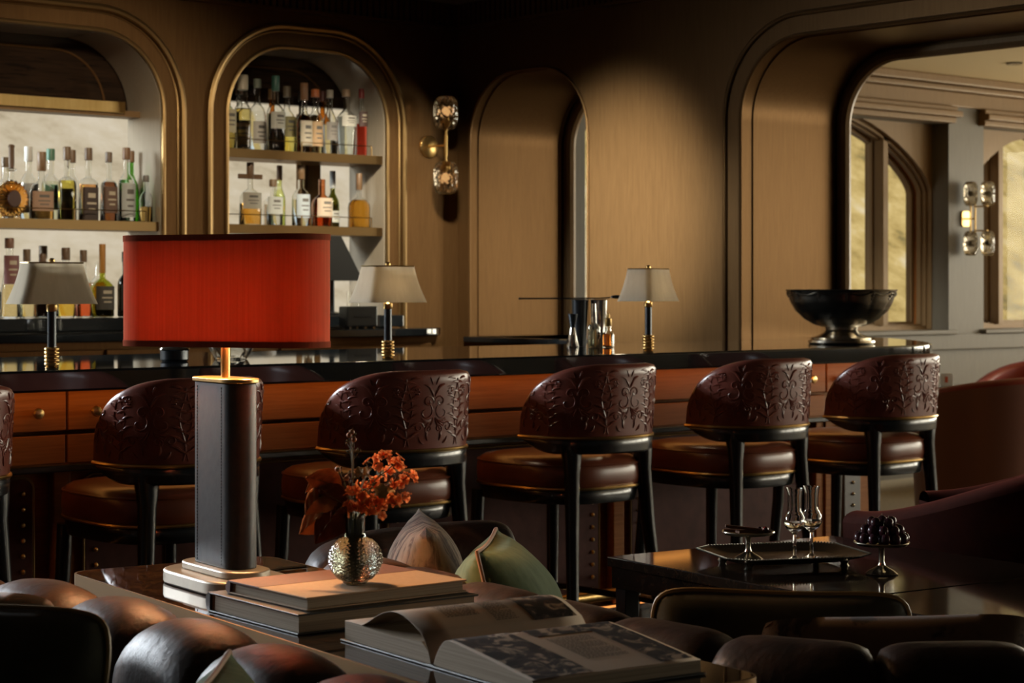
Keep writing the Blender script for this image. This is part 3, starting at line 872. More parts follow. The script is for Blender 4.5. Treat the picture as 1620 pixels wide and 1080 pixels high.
G4 = 'bottles on the lower shelf of the arched niche'
bottle('clear bottle with a grey label half hidden by the left jamb of the arched niche', 5.425, B, S1, .25, .08, 'square', CLEAR, (.95, .95, .93), .5, (.5, .5, .48), GRY, group=G4)
bottle('whisky bottle with a crossbar stopper and a square label', 5.539, F, S1, .315, .125, 'flask', CLEAR, (.92, .50, .12), .40, (.14, .08, .04), (.36, .34, .28), (.26, .52), depth=.55, capfrac=.26, neck=.015, group=G4)
bottle('squat clear bottle with a broad white label and a low cork', 5.676, F, S1, .235, .092, 'square', CLEAR, (.96, .97, .95), .5, (.16, .10, .05), (.44, .46, .44), (.25, .62), depth=.8, capfrac=.16, group=G4)
bottle('tall pale green wine bottle with a brown capsule', 5.790, B, S1, .315, .062, 'wine', (.86, .92, .55), (.90, .95, .60), .6, (.17, .095, .05), None, capfrac=.24, group=G4)
bottle('clear bottle with a pale blue label and a turned stopper', 5.846, F, S1, .315, .092, 'round', CLEAR, (.93, .96, .97), .5, (.15, .085, .04), (.36, .41, .45), (.14, .52), capfrac=.24, group=G4)
bottle('red amber bourbon bottle with a cream label', 5.978, F, S1, .27, .108, 'flask', (.86, .50, .30), (.80, .24, .05), .56, None, (.46, .37, .28), (.18, .55), neck=.018, group=G4)
bottle('dark green bottle with a round white label behind the bourbon bottle', 6.125, B, S1, .30, .07, 'wine', (.30, .30, .06), (.28, .24, .05), .5, (.33, .34, .33), (.40, .40, .36), (.10, .3), capfrac=.3, group=G4)
bottle('broad rounded flask of bright amber whiskey standing alone', 6.215, F, S1, .285, .135, 'flask', CLEAR, (.93, .44, .05), .62, (.14, .08, .04), None, depth=.5, capfrac=.3, neck=.014, group=G4)
# crossbar of the whisky stopper belongs to that bottle
for o in list(bpy.data.objects):
    if o.get('label', '').startswith('whisky bottle with a crossbar'):
        MB().box(-.07, .07, -.008, .008, .232, .256).build('stopper_bar', pmat((.14, .08, .04), .45), o, smooth=False, bevel=.003)

# things on the back counter by the second bar lamp
pl = thing('pyramid_lamp', 'black pyramid shaded lamp on the stone step behind the red lamp shade', 'lamp', (5.89, 8.19, 1.1405))
MB().loft([[(x, y, .175) for x, y in rrect(.115, .115, .008)], [(x * .3, y * .3, .400) for x, y in rrect(.115, .115, .008)]], cap=False).build('shade', M['black_matte'], pl)
MB().lathe([(.055, 0), (.055, .012), (.014, .02), (.012, .25)], 20).build('base', M['gunmetal'], pl)
rb = thing('receipt_printer', 'black box with a front slot on the back counter in front of the pyramid lamp', 'printer', (5.93, 7.985, 1.0755), R(-3))
MB().box(-.11, .07, -.03, .05, .012, .112).build('body', M['gunmetal'], rb, smooth=False, bevel=.006)
MB().box(-.07, .03, -.033, -.028, .058, .066).build('slot', M['black_matte'], rb, smooth=False)
ft = MB()
for x in (-.09, -.05, .0, .05):
    ft.box(x - .006, x + .006, -.03, -.02, 0, .012)
ft.build('foot', M['chrome'], rb, smooth=False)
for k, (x, y, lab) in enumerate(((5.745, 8.19, 'tall clear tumbler on the stone step just left of the pyramid lamp'), (6.03, 8.2, 'tall clear tumbler on the stone step just right of the pyramid lamp'))):
    g = thing('tumbler', lab, 'glass', (x, y, 1.1405), 0, 'tumblers on the stone step')
    MB().lathe([(.0001, 0), (.03, 0), (.034, .12), (.032, .12), (.028, .008), (.0001, .008)], 24).build('tumbler_glass', gmat(CLEAR), g)

# ================================================================== BAR STOOLS
def sup(a, b, ang, p=2.6):
    c, s = math.cos(ang), math.sin(ang)
    k = (abs(c) ** p + abs(s) ** p) ** (-1 / p)
    return (a * k * c, b * k * s)
TA, TB = 0.226, 0.226
TZ0, TZ1 = 0.795, 1.030
def tub(phi, z, off=0.0):
    """point on the outside of the stool back; phi from the middle of the back, positive towards +X"""
    fl = 1.0 + 0.055 * (z - TZ0) / (TZ1 - TZ0)
    x, y = sup((TA + off) * fl, (TB + off) * fl, phi - PI / 2, 2.35)
    return Vector((x, y, z))
def tub_top(phi):
    d = abs(math.degrees(phi))
    t = min(1.0, max(0.0, (d - 24) / 79.0))
    return TZ0 + 0.012 + (TZ1 - TZ0 - 0.012) * math.sqrt(max(0.0, 1 - t ** 2.1))
def relief():
    """scrolls and leaves pressed into the leather, as curves on (arc, height)"""
    cur = []
    def spiral(cx, cz, r0, r1, a0, a1, w=.0030, n=26):
        cur.append([(cx + (r0 + (r1 - r0) * i / n) * math.cos(a0 + (a1 - a0) * i / n), cz + (r0 + (r1 - r0) * i / n) * math.sin(a0 + (a1 - a0) * i / n), w * (0.45 + 0.55 * math.sin(PI * (i + 1) / (n + 2)))) for i in range(n + 1)])
    def leafc(x, z, L, ang, bend, w=.0048, n=8):
        pts = []
        for i in range(n + 1):
            t = i / n
            a = ang + bend * t
            x2 = x + L * t * math.cos(ang + bend * t * .5)
            z2 = z + L * t * math.sin(ang + bend * t * .5)
            pts.append((x2, z2, max(.0006, w * math.sin(PI * (0.12 + 0.88 * t)) ** 0.8)))
        cur.append(pts)
    for m in (1, -1):
        def S(cx, cz, r0, r1, a0, a1, w=.003):
            if m == 1: spiral(cx, cz, r0, r1, a0, a1, w)
            else: spiral(-cx, cz, r0, r1, PI - a0, PI - a1, w)
        def L(x, z, l, ang, bend, w=.0048):
            if m == 1: leafc(x, z, l, ang, bend, w)
            else: leafc(-x, z, l, PI - ang, -bend, w)
        # palmette with C-scrolls in the middle of the motif
        S(.020, .135, .019, .004, R(200), R(200 - 430))
        S(.030, .105, .028, .006, R(100), R(100 + 330))
        S(.018, .055, .014, .003, R(-90), R(-90 + 460))
        S(.050, .060, .016, .004, R(180), R(180 - 420))
        for k in range(5):
            L(.004 + .004 * k, .088 - .003 * k, .040 - .003 * k, R(-80 + 22 * k), R(40), .0036)
        L(.002, .150, .035, R(75), R(-40)); L(.010, .172, .032, R(55), R(-60)); L(.006, .185, .028, R(80), R(-30), .004)
        L(.020, .020, .030, R(60), R(50)); L(.034, .012, .026, R(20), R(60))
        # side stem with leaves
        cur.append([(m * (.080 + .008 * math.sin(z * 40)), z, .0024) for z in [.005 + .215 * i / 24 for i in range(25)]])
        for k in range(7):
            z = .02 + .028 * k
            L(.082, z, .034, R(52 - 4 * k), R(-55), .0044)
            L(.078, z + .012, .032, R(128 + 3 * k), R(55), .0044)
        for k in range(6):
            a = R(60 * k)
            cur.append([(m * (.058 + .006 * math.cos(a)), .165 + .006 * math.sin(a), .003), (m * (.058 + .009 * math.cos(a)), .165 + .009 * math.sin(a), .0034), (m * (.058 + .011 * math.cos(a)), .165 + .011 * math.sin(a), .001)])
    return cur
def make_stool():
    t = thing('bar_stool', 'x', 'bar stool', (0, 0, 0), 0, 'bar stools in front of the bar')
    # back shell: outside, rolled top, inside
    NP, PH = 64, R(103)
    TH = 0.040
    mb = MB()
    prof = []
    def shell(u, v):
        phi = -PH + 2 * PH * u
        zt = tub_top(phi)
        # v: 0 outside bottom -> .45 outside top -> .55 inside top -> 1 inside bottom
        if v < .42:
            k = v / .42
            p = tub(phi, TZ0 + (zt - .012 - TZ0) * k)
        elif v < .58:
            k = (v - .42) / .16
            a = PI * k
            p = tub(phi, zt - .012 + .012 * math.sin(a), -TH / 2 + TH / 2 * math.cos(a))
        else:
            k = (v - .58) / .42
            p = tub(phi, zt - .012 - (zt - .012 - TZ0) * k, -TH)
        return tuple(p)
    mb.grid(shell, NP, 24)
    o = len(mb.v)
    for cur in relief():
        for rep in (-3, -2, -1, 0, 1, 2, 3):
            pts, rad = [], []
            for (s, z, w) in cur:
                phi = (s + rep * .178) / 0.226
                zz = TZ0 + .008 + z
                if abs(phi) > PH - .06 or zz > tub_top(phi) - .016 or zz > TZ1 - .018:
                    if len(pts) > 2:
                        mb.tube(pts, rad, 5)
                    pts, rad = [], []
                    continue
                pts.append(tuple(tub(phi, zz, -w * .12)))
                rad.append(w)
            if len(pts) > 2:
                mb.tube(pts, rad, 5)
    mb.build('backrest', M['stool_leather'], t, angle=60, weld=False)
    mb = MB()
    mb.tube([tuple(tub(-PH + 2 * PH * i / 60, TZ0 - .001, .001)) for i in range(61)], .0058, 8)
    mb.build('back_trim', M['brass'], t)
    # black frame band under the back
    def band(u, v):
        phi = R(-100) + R(200) * u
        e = max(0.0, (abs(phi) - R(62)) / R(38))
        zl = TZ0 - .052 + .040 * e ** 2
        q = [(0.0, TZ0 - .006), (0.002, TZ0 - .010), (0.002, zl + .006), (-.006, zl), (-.036, zl), (-.042, zl + .006), (-.042, TZ0 - .006)]
        i = min(5, int(v * 6)); f = v * 6 - i
        if v >= 1: i, f = 5, 1.0
        off = q[i][0] + (q[i + 1][0] - q[i][0]) * f
        z = q[i][1] + (q[i + 1][1] - q[i][1]) * f
        return tuple(tub(phi, z, off))
    MB().grid(band, 48, 12).build('back_frame', M['black'], t)
    # seat
    cx, cyy, A, Bq = 0.0, 0.105, 0.222, 0.262
    def seat_ring(z, k):
        return [(cx + sup(A * k, Bq * k, 2 * PI * i / 56, 3.0)[0], cyy + sup(A * k, Bq * k, 2 * PI * i / 56, 3.0)[1], z) for i in range(56)]
    rings = [seat_ring(z, k) for z, k in ((.630, .985), (.634, 1.0), (.655, 1.012), (.685, 1.008), (.700, .995), (.712, .965), (.7215, .90), (.728, .75), (.732, .5), (.733, .2), (.733, .01))]
    MB().loft(rings).build('seat', M['seat_leather'], t, angle=60)
    pts = [(x, y, .702) for x, y, z in seat_ring(0, 1.0)]
    MB().tube(pts, .0035, 6, closed=True).build('seat_welt', M['seat_leather'], t)
    MB().tube([(x, y, .627) for x, y, z in seat_ring(0, 1.0)], .0055, 8, closed=True).build('seat_trim', M['brass'], t)
    MB().loft([seat_ring(z, k) for z, k in ((.578, .955), (.582, .965), (.622, .975), (.626, .96))]).build('seat_apron', M['black'], t, angle=50)
    # legs, each a mesh of its own
    for sx in (-1, 1):
        pts = [(sx * .162, -.128, .772), (sx * .160, -.130, .742), (sx * .162, -.134, .68), (sx * .172, -.146, .5), (sx * .194, -.172, .22), (sx * .214, -.194, 0.0)]
        MB().tube(pts, [.032, .034, .026, .0225, .019, .015], 14).build('leg', M['black'], t)
        pts = [(sx * .170, .315, .60), (sx * .174, .321, .45), (sx * .188, .338, .22), (sx * .200, .353, 0.0)]
        MB().tube(pts, [.023, .022, .019, .015], 14).build('leg', M['black'], t)
        MB().tube([(sx * .192, -.170, .24), (sx * .187, .337, .24)], .011, 8).build('stretcher', M['black'], t)
    MB().tube([(-.187, .337, .24), (.187, .337, .24)], .013, 8).build('footrest', M['brass'], t)
    return t
stool = make_stool()
stools = [(2.165, 'bar stool at the far left end of the row, only part of its back showing'),
          (2.925, 'bar stool directly behind the red shaded table lamp'),
          (3.675, 'bar stool behind the vase of orange flowers'),
          (4.470, 'bar stool in front of the jigger and bitters bottles on the bar'),
          (5.250, 'second bar stool from the silver punch bowl end, below the right bar lamp'),
          (5.985, 'bar stool nearest the bar end, directly below the silver punch bowl')]
for i, (x, lab) in enumerate(stools):
    if i == 0:
        stool.location = (x, 4.82, 0)
        stool['label'] = lab
    else:
        dup(stool, (x, 4.82, 0), R(random.uniform(-2, 2)), lab)

# ================================================================== BAR LAMPS
def bar_lamp(x, y, rz, label):
    t = thing('bar_lamp', label, 'lamp', (x, y, H_BAR + .0005), rz, 'small cream shaded lamps on the bar')
    b = MB()
    b.lathe([(.018, 0), (.020, .004), (.016, .008)], 20)
    for k in range(5):
        b.tube([(.0165 * math.cos(2 * PI * q / 28), .0165 * math.sin(2 * PI * q / 28), .0135 + k * .0108) for q in range(28)], .0053, 10, closed=True)
    b.lathe([(.0145, .006), (.0145, .062), (.0001, .062)], 20)
    b.build('base', M['brass'], t, angle=50)
    MB().tube([(0, 0, .05), (0, 0, .168)], .0128, 14).build('stem', M['gunmetal'], t)
    MB().lathe([(.014, .164), (.016, .168), (.016, .182), (.012, .186)], 16).build('collar', M['brass'], t)
    # shade: square with rounded corners, slightly concave sides
    rings = []
    for i in range(9):
        k = i / 8
        hw = .112 - .030 * k + .006 * (1 - k) * k * -1.5
        hw = .118 - .036 * k - .010 * math.sin(PI * k) * .4
        rings.append([(px, py, .186 + .118 * k) for px, py in rrect(hw, hw * .62, .024)])
    inner = [[(px * .975, py * .975, pz) for px, py, pz in r] for r in reversed(rings)]
    MB().loft(rings + inner + [rings[0]], cap=False).build('lamp_shade', M['ivory_silk'], t, angle=70)
    MB().tube(rings[-1], .0022, 6, closed=True).build('shade_rim', M['brass'], t)
    MB().tube([(0, 0, .18), (0, 0, .318)], .004, 8).lathe([(.001, .306), (.009, .308), (.009, .313), (.004, .318)], 12).build('finial', M['brass'], t)
    MB().tube([(-.07, 0, .302), (.07, 0, .302)], .0025, 6).build('shade_spider', M['brass'], t)
    return t
lamp1 = bar_lamp(2.748, 5.195, R(-6), 'cream lamp at the left end of the bar, in front of the wide bottle niche')
for x, y, rz, lab in ((3.957, 5.19, R(0), 'cream lamp on the bar beside the arched bottle niche'),
                      (5.165, 5.20, R(16), 'cream lamp on the bar between the bitters bottles and the punch bowl')):
    lm = dup(lamp1, (x, y, H_BAR + .0005), rz, lab)
    d = bpy.data.lights.new('lamp_light', 'POINT')
    d.energy = 0.9
    d.color = (1.0, 0.80, 0.55)
    d.shadow_soft_size = .02
    o = bpy.data.objects.new('lamp_light', d)
    COL.objects.link(o)
    o.parent = lm
    o.location = (0, 0, .235)

# ================================================================== WALL SCONCES
def sconce(x, y, label):
    t = thing('wall_sconce', label, 'sconce', (x, y, 0), 0, 'double globe wall sconces')
    MB().lathe([(.060, 0), (.060, .008), (.054, .012), (.0001, .012)], 32).xf(lambda p: (p[0], -p[2] - .0005, 2.03 + p[1])).build('back_plate', M['brass'], t)
    MB().tube([(0, -.01, 2.03), (0, -.145, 2.03)], .006, 10).build('arm', M['brass'], t)
    MB().tube([(0, -.145, 1.935), (0, -.145, 2.125)], .006, 10).tube([(0, -.145, 1.975), (0, -.145, 2.085)], .009, 12).build('stem', M['brass'], t)
    for s in (1, -1):
        c = 2.03 + s * .170
        prof = []
        for i in range(17):
            a = -PI / 2 + PI * i / 16
            q = math.copysign(abs(math.sin(a)) ** .75, math.sin(a))
            prof.append((.066 * max(.0001, abs(math.cos(a))) ** .45, .088 * q))
        inner = [(max(.0001, r - .004), z * .955) for r, z in reversed(prof)]
        g = MB().lathe(prof, 28, (0, -.145, c)).lathe(inner, 28, (0, -.145, c)).build('globe', M['cut_glass'], t)
        MB().tube([(0, -.145, c - s * .09), (0, -.145, c - s * .03)], .010, 10).build('lamp_holder', M['brass'], t)
        MB().ball((0, -.145, c + s * .005), .014, 10, (1, 1, 1.7)).build('bulb', M['bulb'], t)
    return t
s0 = sconce(6.60, YB, 'brass sconce with two hammered glass globes on the dark wall beside the arched niche')
fs = thing('wall_sconce', 'four globe sconce on the pale pier between the far windows', 'sconce', (11.46, YG, 0))
MB().prism(rrect(.045, .055, .02), 0, .012).xf(lambda p: (p[0], -p[2] - .0005, 1.765 + p[1])).build('back_plate', M['brass'], fs, bevel=.002)
for dx in (-.026, .026):
    MB().tube([(dx, -.07, 1.66), (dx, -.07, 1.87)], .006, 10).build('stem', M['brass'], fs)
    MB().tube([(dx * .6, -.010, 1.765), (dx, -.07, 1.765)], .005, 8).build('arm', M['brass'], fs)
    for s in (1, -1):
        prof = []
        for i in range(17):
            a = -PI / 2 + PI * i / 16
            q = math.copysign(abs(math.sin(a)) ** .75, math.sin(a))
            prof.append((.050 * max(.0001, abs(math.cos(a))) ** .45, .086 * q))
        inner = [(max(.0001, r - .004), z * .955) for r, z in reversed(prof)]
        c = 1.765 + s * .172
        yy = -.07 - (.105 if dx > 0 else 0)
        MB().lathe(prof, 28, (dx, yy, c)).lathe(inner, 28, (dx, yy, c)).build('globe', M['cut_glass'], fs)
        MB().ball((dx, yy, c), .013, 10, (1, 1, 1.7)).build('bulb', M['bulb_off'], fs)
        if dx > 0:
            MB().tube([(dx, -.07, c - s * .09), (dx, yy, c - s * .085)], .005, 8).build('arm', M['brass'], fs)

# ================================================================== TOOLS AND BOWL ON THE BAR
zb = H_BAR + .0005
j = thing('jigger', 'polished steel hourglass jigger in front of the mixing tins on the bar', 'jigger', (5.372, 5.835, zb))
MB().lathe([(.0001, 0), (.024, 0), (.025, .003), (.009, .078), (.0001, .078)], 28).build('lower_cone', M['chrome'], j)
MB().lathe([(.0001, .074), (.009, .078), (.020, .132), (.018, .132), (.008, .084), (.0001, .082)], 28).build('upper_cone', M['gunmetal'], j)
m1 = thing('mixing_tin', 'tall dark steel shaker tin standing right behind the jigger', 'shaker', (5.474, 5.902, zb), 0, 'shaker tins on the bar')
MB().lathe([(.0001, 0), (.026, 0), (.034, .185), (.036, .187), (.034, .189), (.0245, .006), (.0001, .006)], 28).build('tin_body', M['gunmetal'], m1)
m2 = thing('mixing_tin', 'tall polished steel shaker tin behind the clear bitters bottle', 'shaker', (5.532, 5.853, zb), 0, 'shaker tins on the bar')
MB().lathe([(.0001, 0), (.026, 0), (.034, .185), (.036, .187), (.034, .189), (.0245, .006), (.0001, .006)], 28).build('tin_body', M['chrome'], m2)
sp = thing('bar_spoon', 'long twisted bar spoon lying across the rims of the shaker tins', 'spoon', (5.445, 5.927, zb + .1895), R(-40.6))
MB().tube([(-.205, 0, .003), (.12, 0, .004), (.16, 0, .007)], [.0035, .0026, .003], 8).ball((-.205, 0, .003), .005, 8).build('handle', M['gunmetal'], sp)
MB().ball((.185, 0, .010), .024, 14, (1, .5, .3)).build('spoon_bowl', M['gunmetal'], sp)
bt = bottle('small clear bitters bottle with a round black label on the bar', 5.432, 5.775, zb, .155, .046, 'square', CLEAR, (.93, .90, .62), .50, None, None, neck=.011, rz=R(20))
MB().lathe([(.0165, 0), (.0165, .0008), (.0001, .0009)], 24).xf(lambda p: (p[0], -.0215 - p[2], .050 + p[1])).build('label', pmat((.02, .02, .02)), bt)
MB().box(-.010, .010, -.0232, -.0224, .049, .051).build('label_print', pmat((.5, .48, .42)), bt, smooth=False)
MB().tube([(0, 0, .12), (0, 0, .172)], .009, 12).build('cap', M['chrome'], bt)
bt = bottle('small amber dropper bottle with a gold cap on the bar', 5.472, 5.735, zb, .100, .048, 'round', CLEAR, (.88, .30, .05), .58, None, None, neck=.012)
MB().lathe([(.013, .082), (.014, .084), (.014, .112), (.006, .116), (.006, .130), (.003, .134)], 16).build('cap', M['brass'], bt)

bw = thing('punch_bowl', 'large tarnished silver footed punch bowl on the end of the bar', 'bowl', (6.585, 5.47, zb))
def scal(u, v):
    a = 2 * PI * u
    prof = [(.085, .072), (.12, .082), (.16, .105), (.195, .14), (.215, .175), (.224, .205), (.230, .222), (.234, .226), (.230, .228), (.222, .222), (.212, .19), (.19, .145), (.155, .11), (.10, .088), (.02, .082)]
    i = min(len(prof) - 2, int(v * (len(prof) - 1))); f = v * (len(prof) - 1) - i
    r = prof[i][0] + (prof[i + 1][0] - prof[i][0]) * f
    z = prof[i][1] + (prof[i + 1][1] - prof[i][1]) * f
    k = min(1.0, max(0.0, (z - .09) / .05)) * (1 if v < .5 else 0)
    r *= 1 + .022 * k * abs(math.cos(6 * a)) ** .6
    return (r * .98 * math.cos(a), r * .98 * math.sin(a), z)
MB().grid(scal, 144, 42).build('bowl', M['silver'], bw, angle=70)
orn = MB()
for k in range(12):
    a = 2 * PI * (k + .5) / 12
    for q in range(6):
        r = .227 - .004 * q - .001 * q * q * .6
        orn.ball((r * math.cos(a), r * math.sin(a), .212 - .011 * q), .0055 - .0005 * q, 8)
    pts = []
    for q in range(9):
        b = a + 2 * PI / 12 * q / 8
        pts.append((.229 * math.cos(b), .229 * math.sin(b), .214 - .014 * abs(math.sin(PI * q / 8)) + .004))
    orn.tube(pts, .0028, 6)
orn.tube([(.231 * math.cos(2 * PI * k / 72), .231 * math.sin(2 * PI * k / 72), .226) for k in range(72)], .0042, 6, closed=True)
orn.build('rim_ornament', M['silver'], bw)
MB().lathe([(.0001, 0), (.135, 0), (.142, .006), (.140, .014), (.125, .020), (.128, .026), (.10, .034), (.075, .046), (.066, .060), (.070, .072), (.092, .080), (.0001, .084)], 64).build('foot', M['silver_bright'], bw)

gd = thing('glass_dish', 'low round cut glass dish on the bar under the red lamp shade', 'dish', (3.585, 5.55, zb))
MB().lathe([(.0001, 0), (.05, 0), (.055, .005), (.070, .030), (.075, .045), (.071, .045), (.064, .030), (.048, .008), (.0001, .008)], 32).build('bowl', gmat(CLEAR), gd)
MB().tube([(.073 * math.cos(2 * PI * k / 40), .073 * math.sin(2 * PI * k / 40), .046) for k in range(40)], .004, 6, closed=True).build('rim', M['chrome'], gd)
jr = thing('garnish_jar', 'low dark jar with a pale rim on the bar left of the glass dish', 'jar', (3.34, 5.50, zb))
MB().lathe([(.0001, 0), (.04, 0), (.045, .006), (.045, .038), (.036, .044), (.0001, .046)], 28).build('jar_body', M['gunmetal'], jr)
MB().lathe([(.047, .034), (.049, .038), (.047, .042), (.0001, .044)], 28).build('lid', M['chrome'], jr)

# ================================================================== CONSOLE TABLE AND WHAT STANDS ON IT
CR = R(-7)
HC = 0.72
con = thing('console_table', 'narrow dark marble console table with a brass edge between the leather sofas', 'table', (1.995, 2.685, 0), CR)
MB().prism(rrect(.213, .775, .045), HC - .028, HC).build('tabletop', M['marble'], con)
mb = MB()
ring = rrect(.2165, .7785, .047)
mb.loft([[(x * k, y * k2, z) for x, y in ring] for k, k2, z in ((.985, .996, HC - .034), (1, 1, HC - .034), (1, 1, HC - .0004), (.985, .996, HC - .0004))] + [[(x * .985, y * .996, HC - .034) for x, y in ring]], cap=False)
mb.build('brass_edge', M['console_brass'], con)
for sx in (-1, 1):
    for sy in (-1, 1):
        MB().box(sx * .18 - .016, sx * .18 + .016, sy * .72 - .016, sy * .72 + .016, 0, HC - .03).build('leg', M['brass'], con, smooth=False, bevel=.003)
MB().box(-.18, .18, -.72, .72, .16, .18).build('lower_shelf', M['dark_wood'], con, smooth=False, bevel=.002)

ZC = HC + .0006
tl = thing('table_lamp', 'large table lamp with an oval red silk shade and a charcoal leather column', 'lamp', (2.003, 3.12, ZC), CR)
MB().prism(stadium(.315, .165), 0, .026).build('base', M['nickel'], tl, bevel=.004)
MB().prism(stadium(.245, .096), .026, .040).build('upper_base', M['nickel'], tl, bevel=.003)
colm = MB().prism(stadium(.175, .064, 18), .040, .376).build('column', M['lamp_leather'], tl, bevel=.002)
for y in (.052, -.050):
    st = MB()
    for k in range(56):
        st.tube([(-.0324, y, .046 + k * .0058), (-.0324, y, .0495 + k * .0058)], .0007, 4)
    st.build('stitching', M['thread'], colm)
MB().prism(stadium(.185, .074, 18), .376, .384).build('top_plate', M['brass'], tl, bevel=.0015)
MB().tube([(0, 0, .384), (0, 0, .638)], .0085, 14).build('stem', M['brass'], tl)
Z0, Z1 = .442, .645
SHR = Matrix.Rotation(R(33), 3, 'Z')
def turned(poly):
    return [tuple((SHR @ Vector((x, y, 0)))[:2]) for x, y in poly]
so, si = turned(stadium(.418, .135, 30)), turned(stadium(.412, .129, 30))
MB().loft([[(x, y, Z0) for x, y in so], [(x, y, Z1) for x, y in so], [(x, y, Z1) for x, y in si], [(x, y, Z0) for x, y in si], [(x, y, Z0) for x, y in so]], cap=False).build('lamp_shade', M['red_silk'], tl, angle=60)
for nm, a, b in (('shade_band', Z0 - .001, Z0 + .010), ('shade_band', Z1 - .010, Z1 + .001)):
    ro, ri = turned(stadium(.4205, .1375, 30)), turned(stadium(.410, .127, 30))
    MB().loft([[(x, y, a) for x, y in ro], [(x, y, b) for x, y in ro], [(x, y, b) for x, y in ri], [(x, y, a) for x, y in ri], [(x, y, a) for x, y in ro]], cap=False).build(nm, M['red_band'], tl, angle=60)
sp = MB().tube([(-.11, .168, .63), (.11, -.168, .63)], .003, 6)
sp.build('shade_spider', M['brass'], tl)
for y in (-.09, .09):
    bx_, by_ = -y * math.sin(R(33)), y * math.cos(R(33))
    MB().ball((bx_, by_, .565), .022, 12, (1, 1, 1.2)).build('bulb', M['bulb'], tl)
    MB().tube([(0, 0, .60), (bx_, by_, .605), (bx_, by_, .585)], .006, 8).build('lamp_holder', M['brass'], tl)
    d = bpy.data.lights.new('lamp_light', 'POINT')
    d.energy = LAMP_W
    d.color = (1.0, 0.56, 0.25)
    d.shadow_soft_size = .03
    o = bpy.data.objects.new('lamp_light', d)
    COL.objects.link(o)
    o.parent = tl
    o.location = (bx_, by_, .515)

MB().tube([(.06, .02, .0035), (.11, .085, .0035), (.18, .125, .0035), (.235, .128, .0035)], .0032, 8).build('power_cord', M['black_matte'], tl)
# closed books
def closed_book(name, label, loc, rz, L, W, T, cover, spine, edge_mat):
    t = thing(name, label, 'book', loc, rz)
    c = .003
    MB().box(-L / 2, L / 2, -W / 2, W / 2, 0, c).build('back_cover', cover, t, smooth=False, bevel=.001)
    def page(u, v):
        return (-L / 2 + .006 + (L - .012) * u, -W / 2 + .005, c)
    MB().box(-L / 2 + .005, L / 2 - .005, -W / 2 + .006, W / 2 - .006, c, T - c).build('pages', edge_mat, t, smooth=False)
    MB().box(-L / 2, L / 2, -W / 2, W / 2, T - c, T).build('front_cover', cover, t, smooth=False, bevel=.001)
    # rounded spine on the far long side
    prof = [(W / 2 - .002, 0), (W / 2 + .006, T * .2), (W / 2 + .008, T * .5), (W / 2 + .006, T * .8), (W / 2 - .002, T), (W / 2 - .008, T - .001), (W / 2 - .006, .001)]
    MB().loft([[(-L / 2, y, z) for y, z in prof], [(L / 2, y, z) for y, z in prof]]).build('spine', spine, t)
    return t
b1 = closed_book('book', 'thick dark green bound book under the tan book', (1.987, 2.732, ZC), R(-4), .352, .298, .033, M['dark_cloth'], M['dark_cloth'], M['paper_edge'])
b2 = closed_book('book', 'tan and brown half bound book lying on top, under the vase', (1.993, 2.726, ZC + .0336), R(-2), .322, .243, .0215, M['tan_cloth'], M['red_cloth'], M['paper_edge'])
MB().box(-.1612, .1612, .022, .1222, .0185, .0220).build('half_binding', M['red_cloth'], b2, smooth=False, bevel=.0008)
ZV = ZC + .0336 + .0222

# vase with diamond points
vs = thing('bud_vase', 'small smoky glass vase with a diamond cut round body, holding flowers', 'vase', (1.975, 2.680, ZV))
VS_ = 1.09
vp = [(.0001, 0), (.017, 0), (.019, .002), (.019, .004), (.026, .010), (.034, .020), (.0395, .033), (.0405, .042), (.0385, .054), (.032, .066), (.024, .074), (.0185, .078), (.0165, .084), (.0160, .100), (.0165, .110), (.0185, .112), (.0190, .116), (.0180, .119), (.0155, .119)]
vi = [(.0140, .116), (.0135, .100), (.0140, .084), (.020, .074), (.028, .064), (.034, .052), (.036, .042), (.034, .033), (.028, .020), (.020, .012), (.0001, .009)]
def vgrid(u, v):
    n = 120
    k = v * (n - 1)
    # interpolate profile by arc index
    f = v * (len(vp) - 1)
    i = min(len(vp) - 2, int(f)); g = f - i
    r = vp[i][0] + (vp[i + 1][0] - vp[i][0]) * g
    z = vp[i][1] + (vp[i + 1][1] - vp[i][1]) * g
    if .008 < z < .074:
        du = abs((u * 20 + z * 170) % 1 - .5) + abs((u * 20 - z * 170) % 1 - .5)
        r += .0030 * (1 - du)
    a = 2 * PI * u
    return (r * math.cos(a), r * math.sin(a), z)
vp = [(r * (VS_ if z < .075 else 1), z) for r, z in vp]
vi = [(r * (VS_ if z < .075 else 1), z) for r, z in vi]
mb = MB().grid(vgrid, 160, 150)
mb.lathe([(.0155, .119)] + vi, 40)
mb.build('vase_body', M['green_glass'], vs, angle=25)

# flowers: each stem a thing of its own, with its blossoms as parts
RV = Vector((math.cos(R(-40.89)), math.sin(R(-40.89)), 0))
DV = Vector((-RV.y, RV.x, 0))
VB = Vector((1.975, 2.680, ZV))
def fl(dx, dz, dd):
    """dx along the table, dz up from the foot of the vase, dd in depth, metres"""
    return RV * dx + DV * dd + Vector((0, 0, dz))
def blossom(mb, c, r, nrm):
    nrm = nrm.normalized()
    u = nrm.orthogonal().normalized()
    w = nrm.cross(u)
    a0 = random.random() * 6
    for k in range(5):
        a = a0 + 2 * PI * k / 5
        d = u * math.cos(a) + w * math.sin(a)
        e = nrm.cross(d)
        def pf(p, q):
            wd = math.sin(PI * (.12 + .80 * p)) * .52
            lift = .35 * p - .30 * p * p + .25 * (2 * q - 1) ** 2 * p
            return tuple(c + d * r * p + e * r * wd * (2 * q - 1) + nrm * r * lift)
        mb.grid(pf, 5, 4)
    return mb
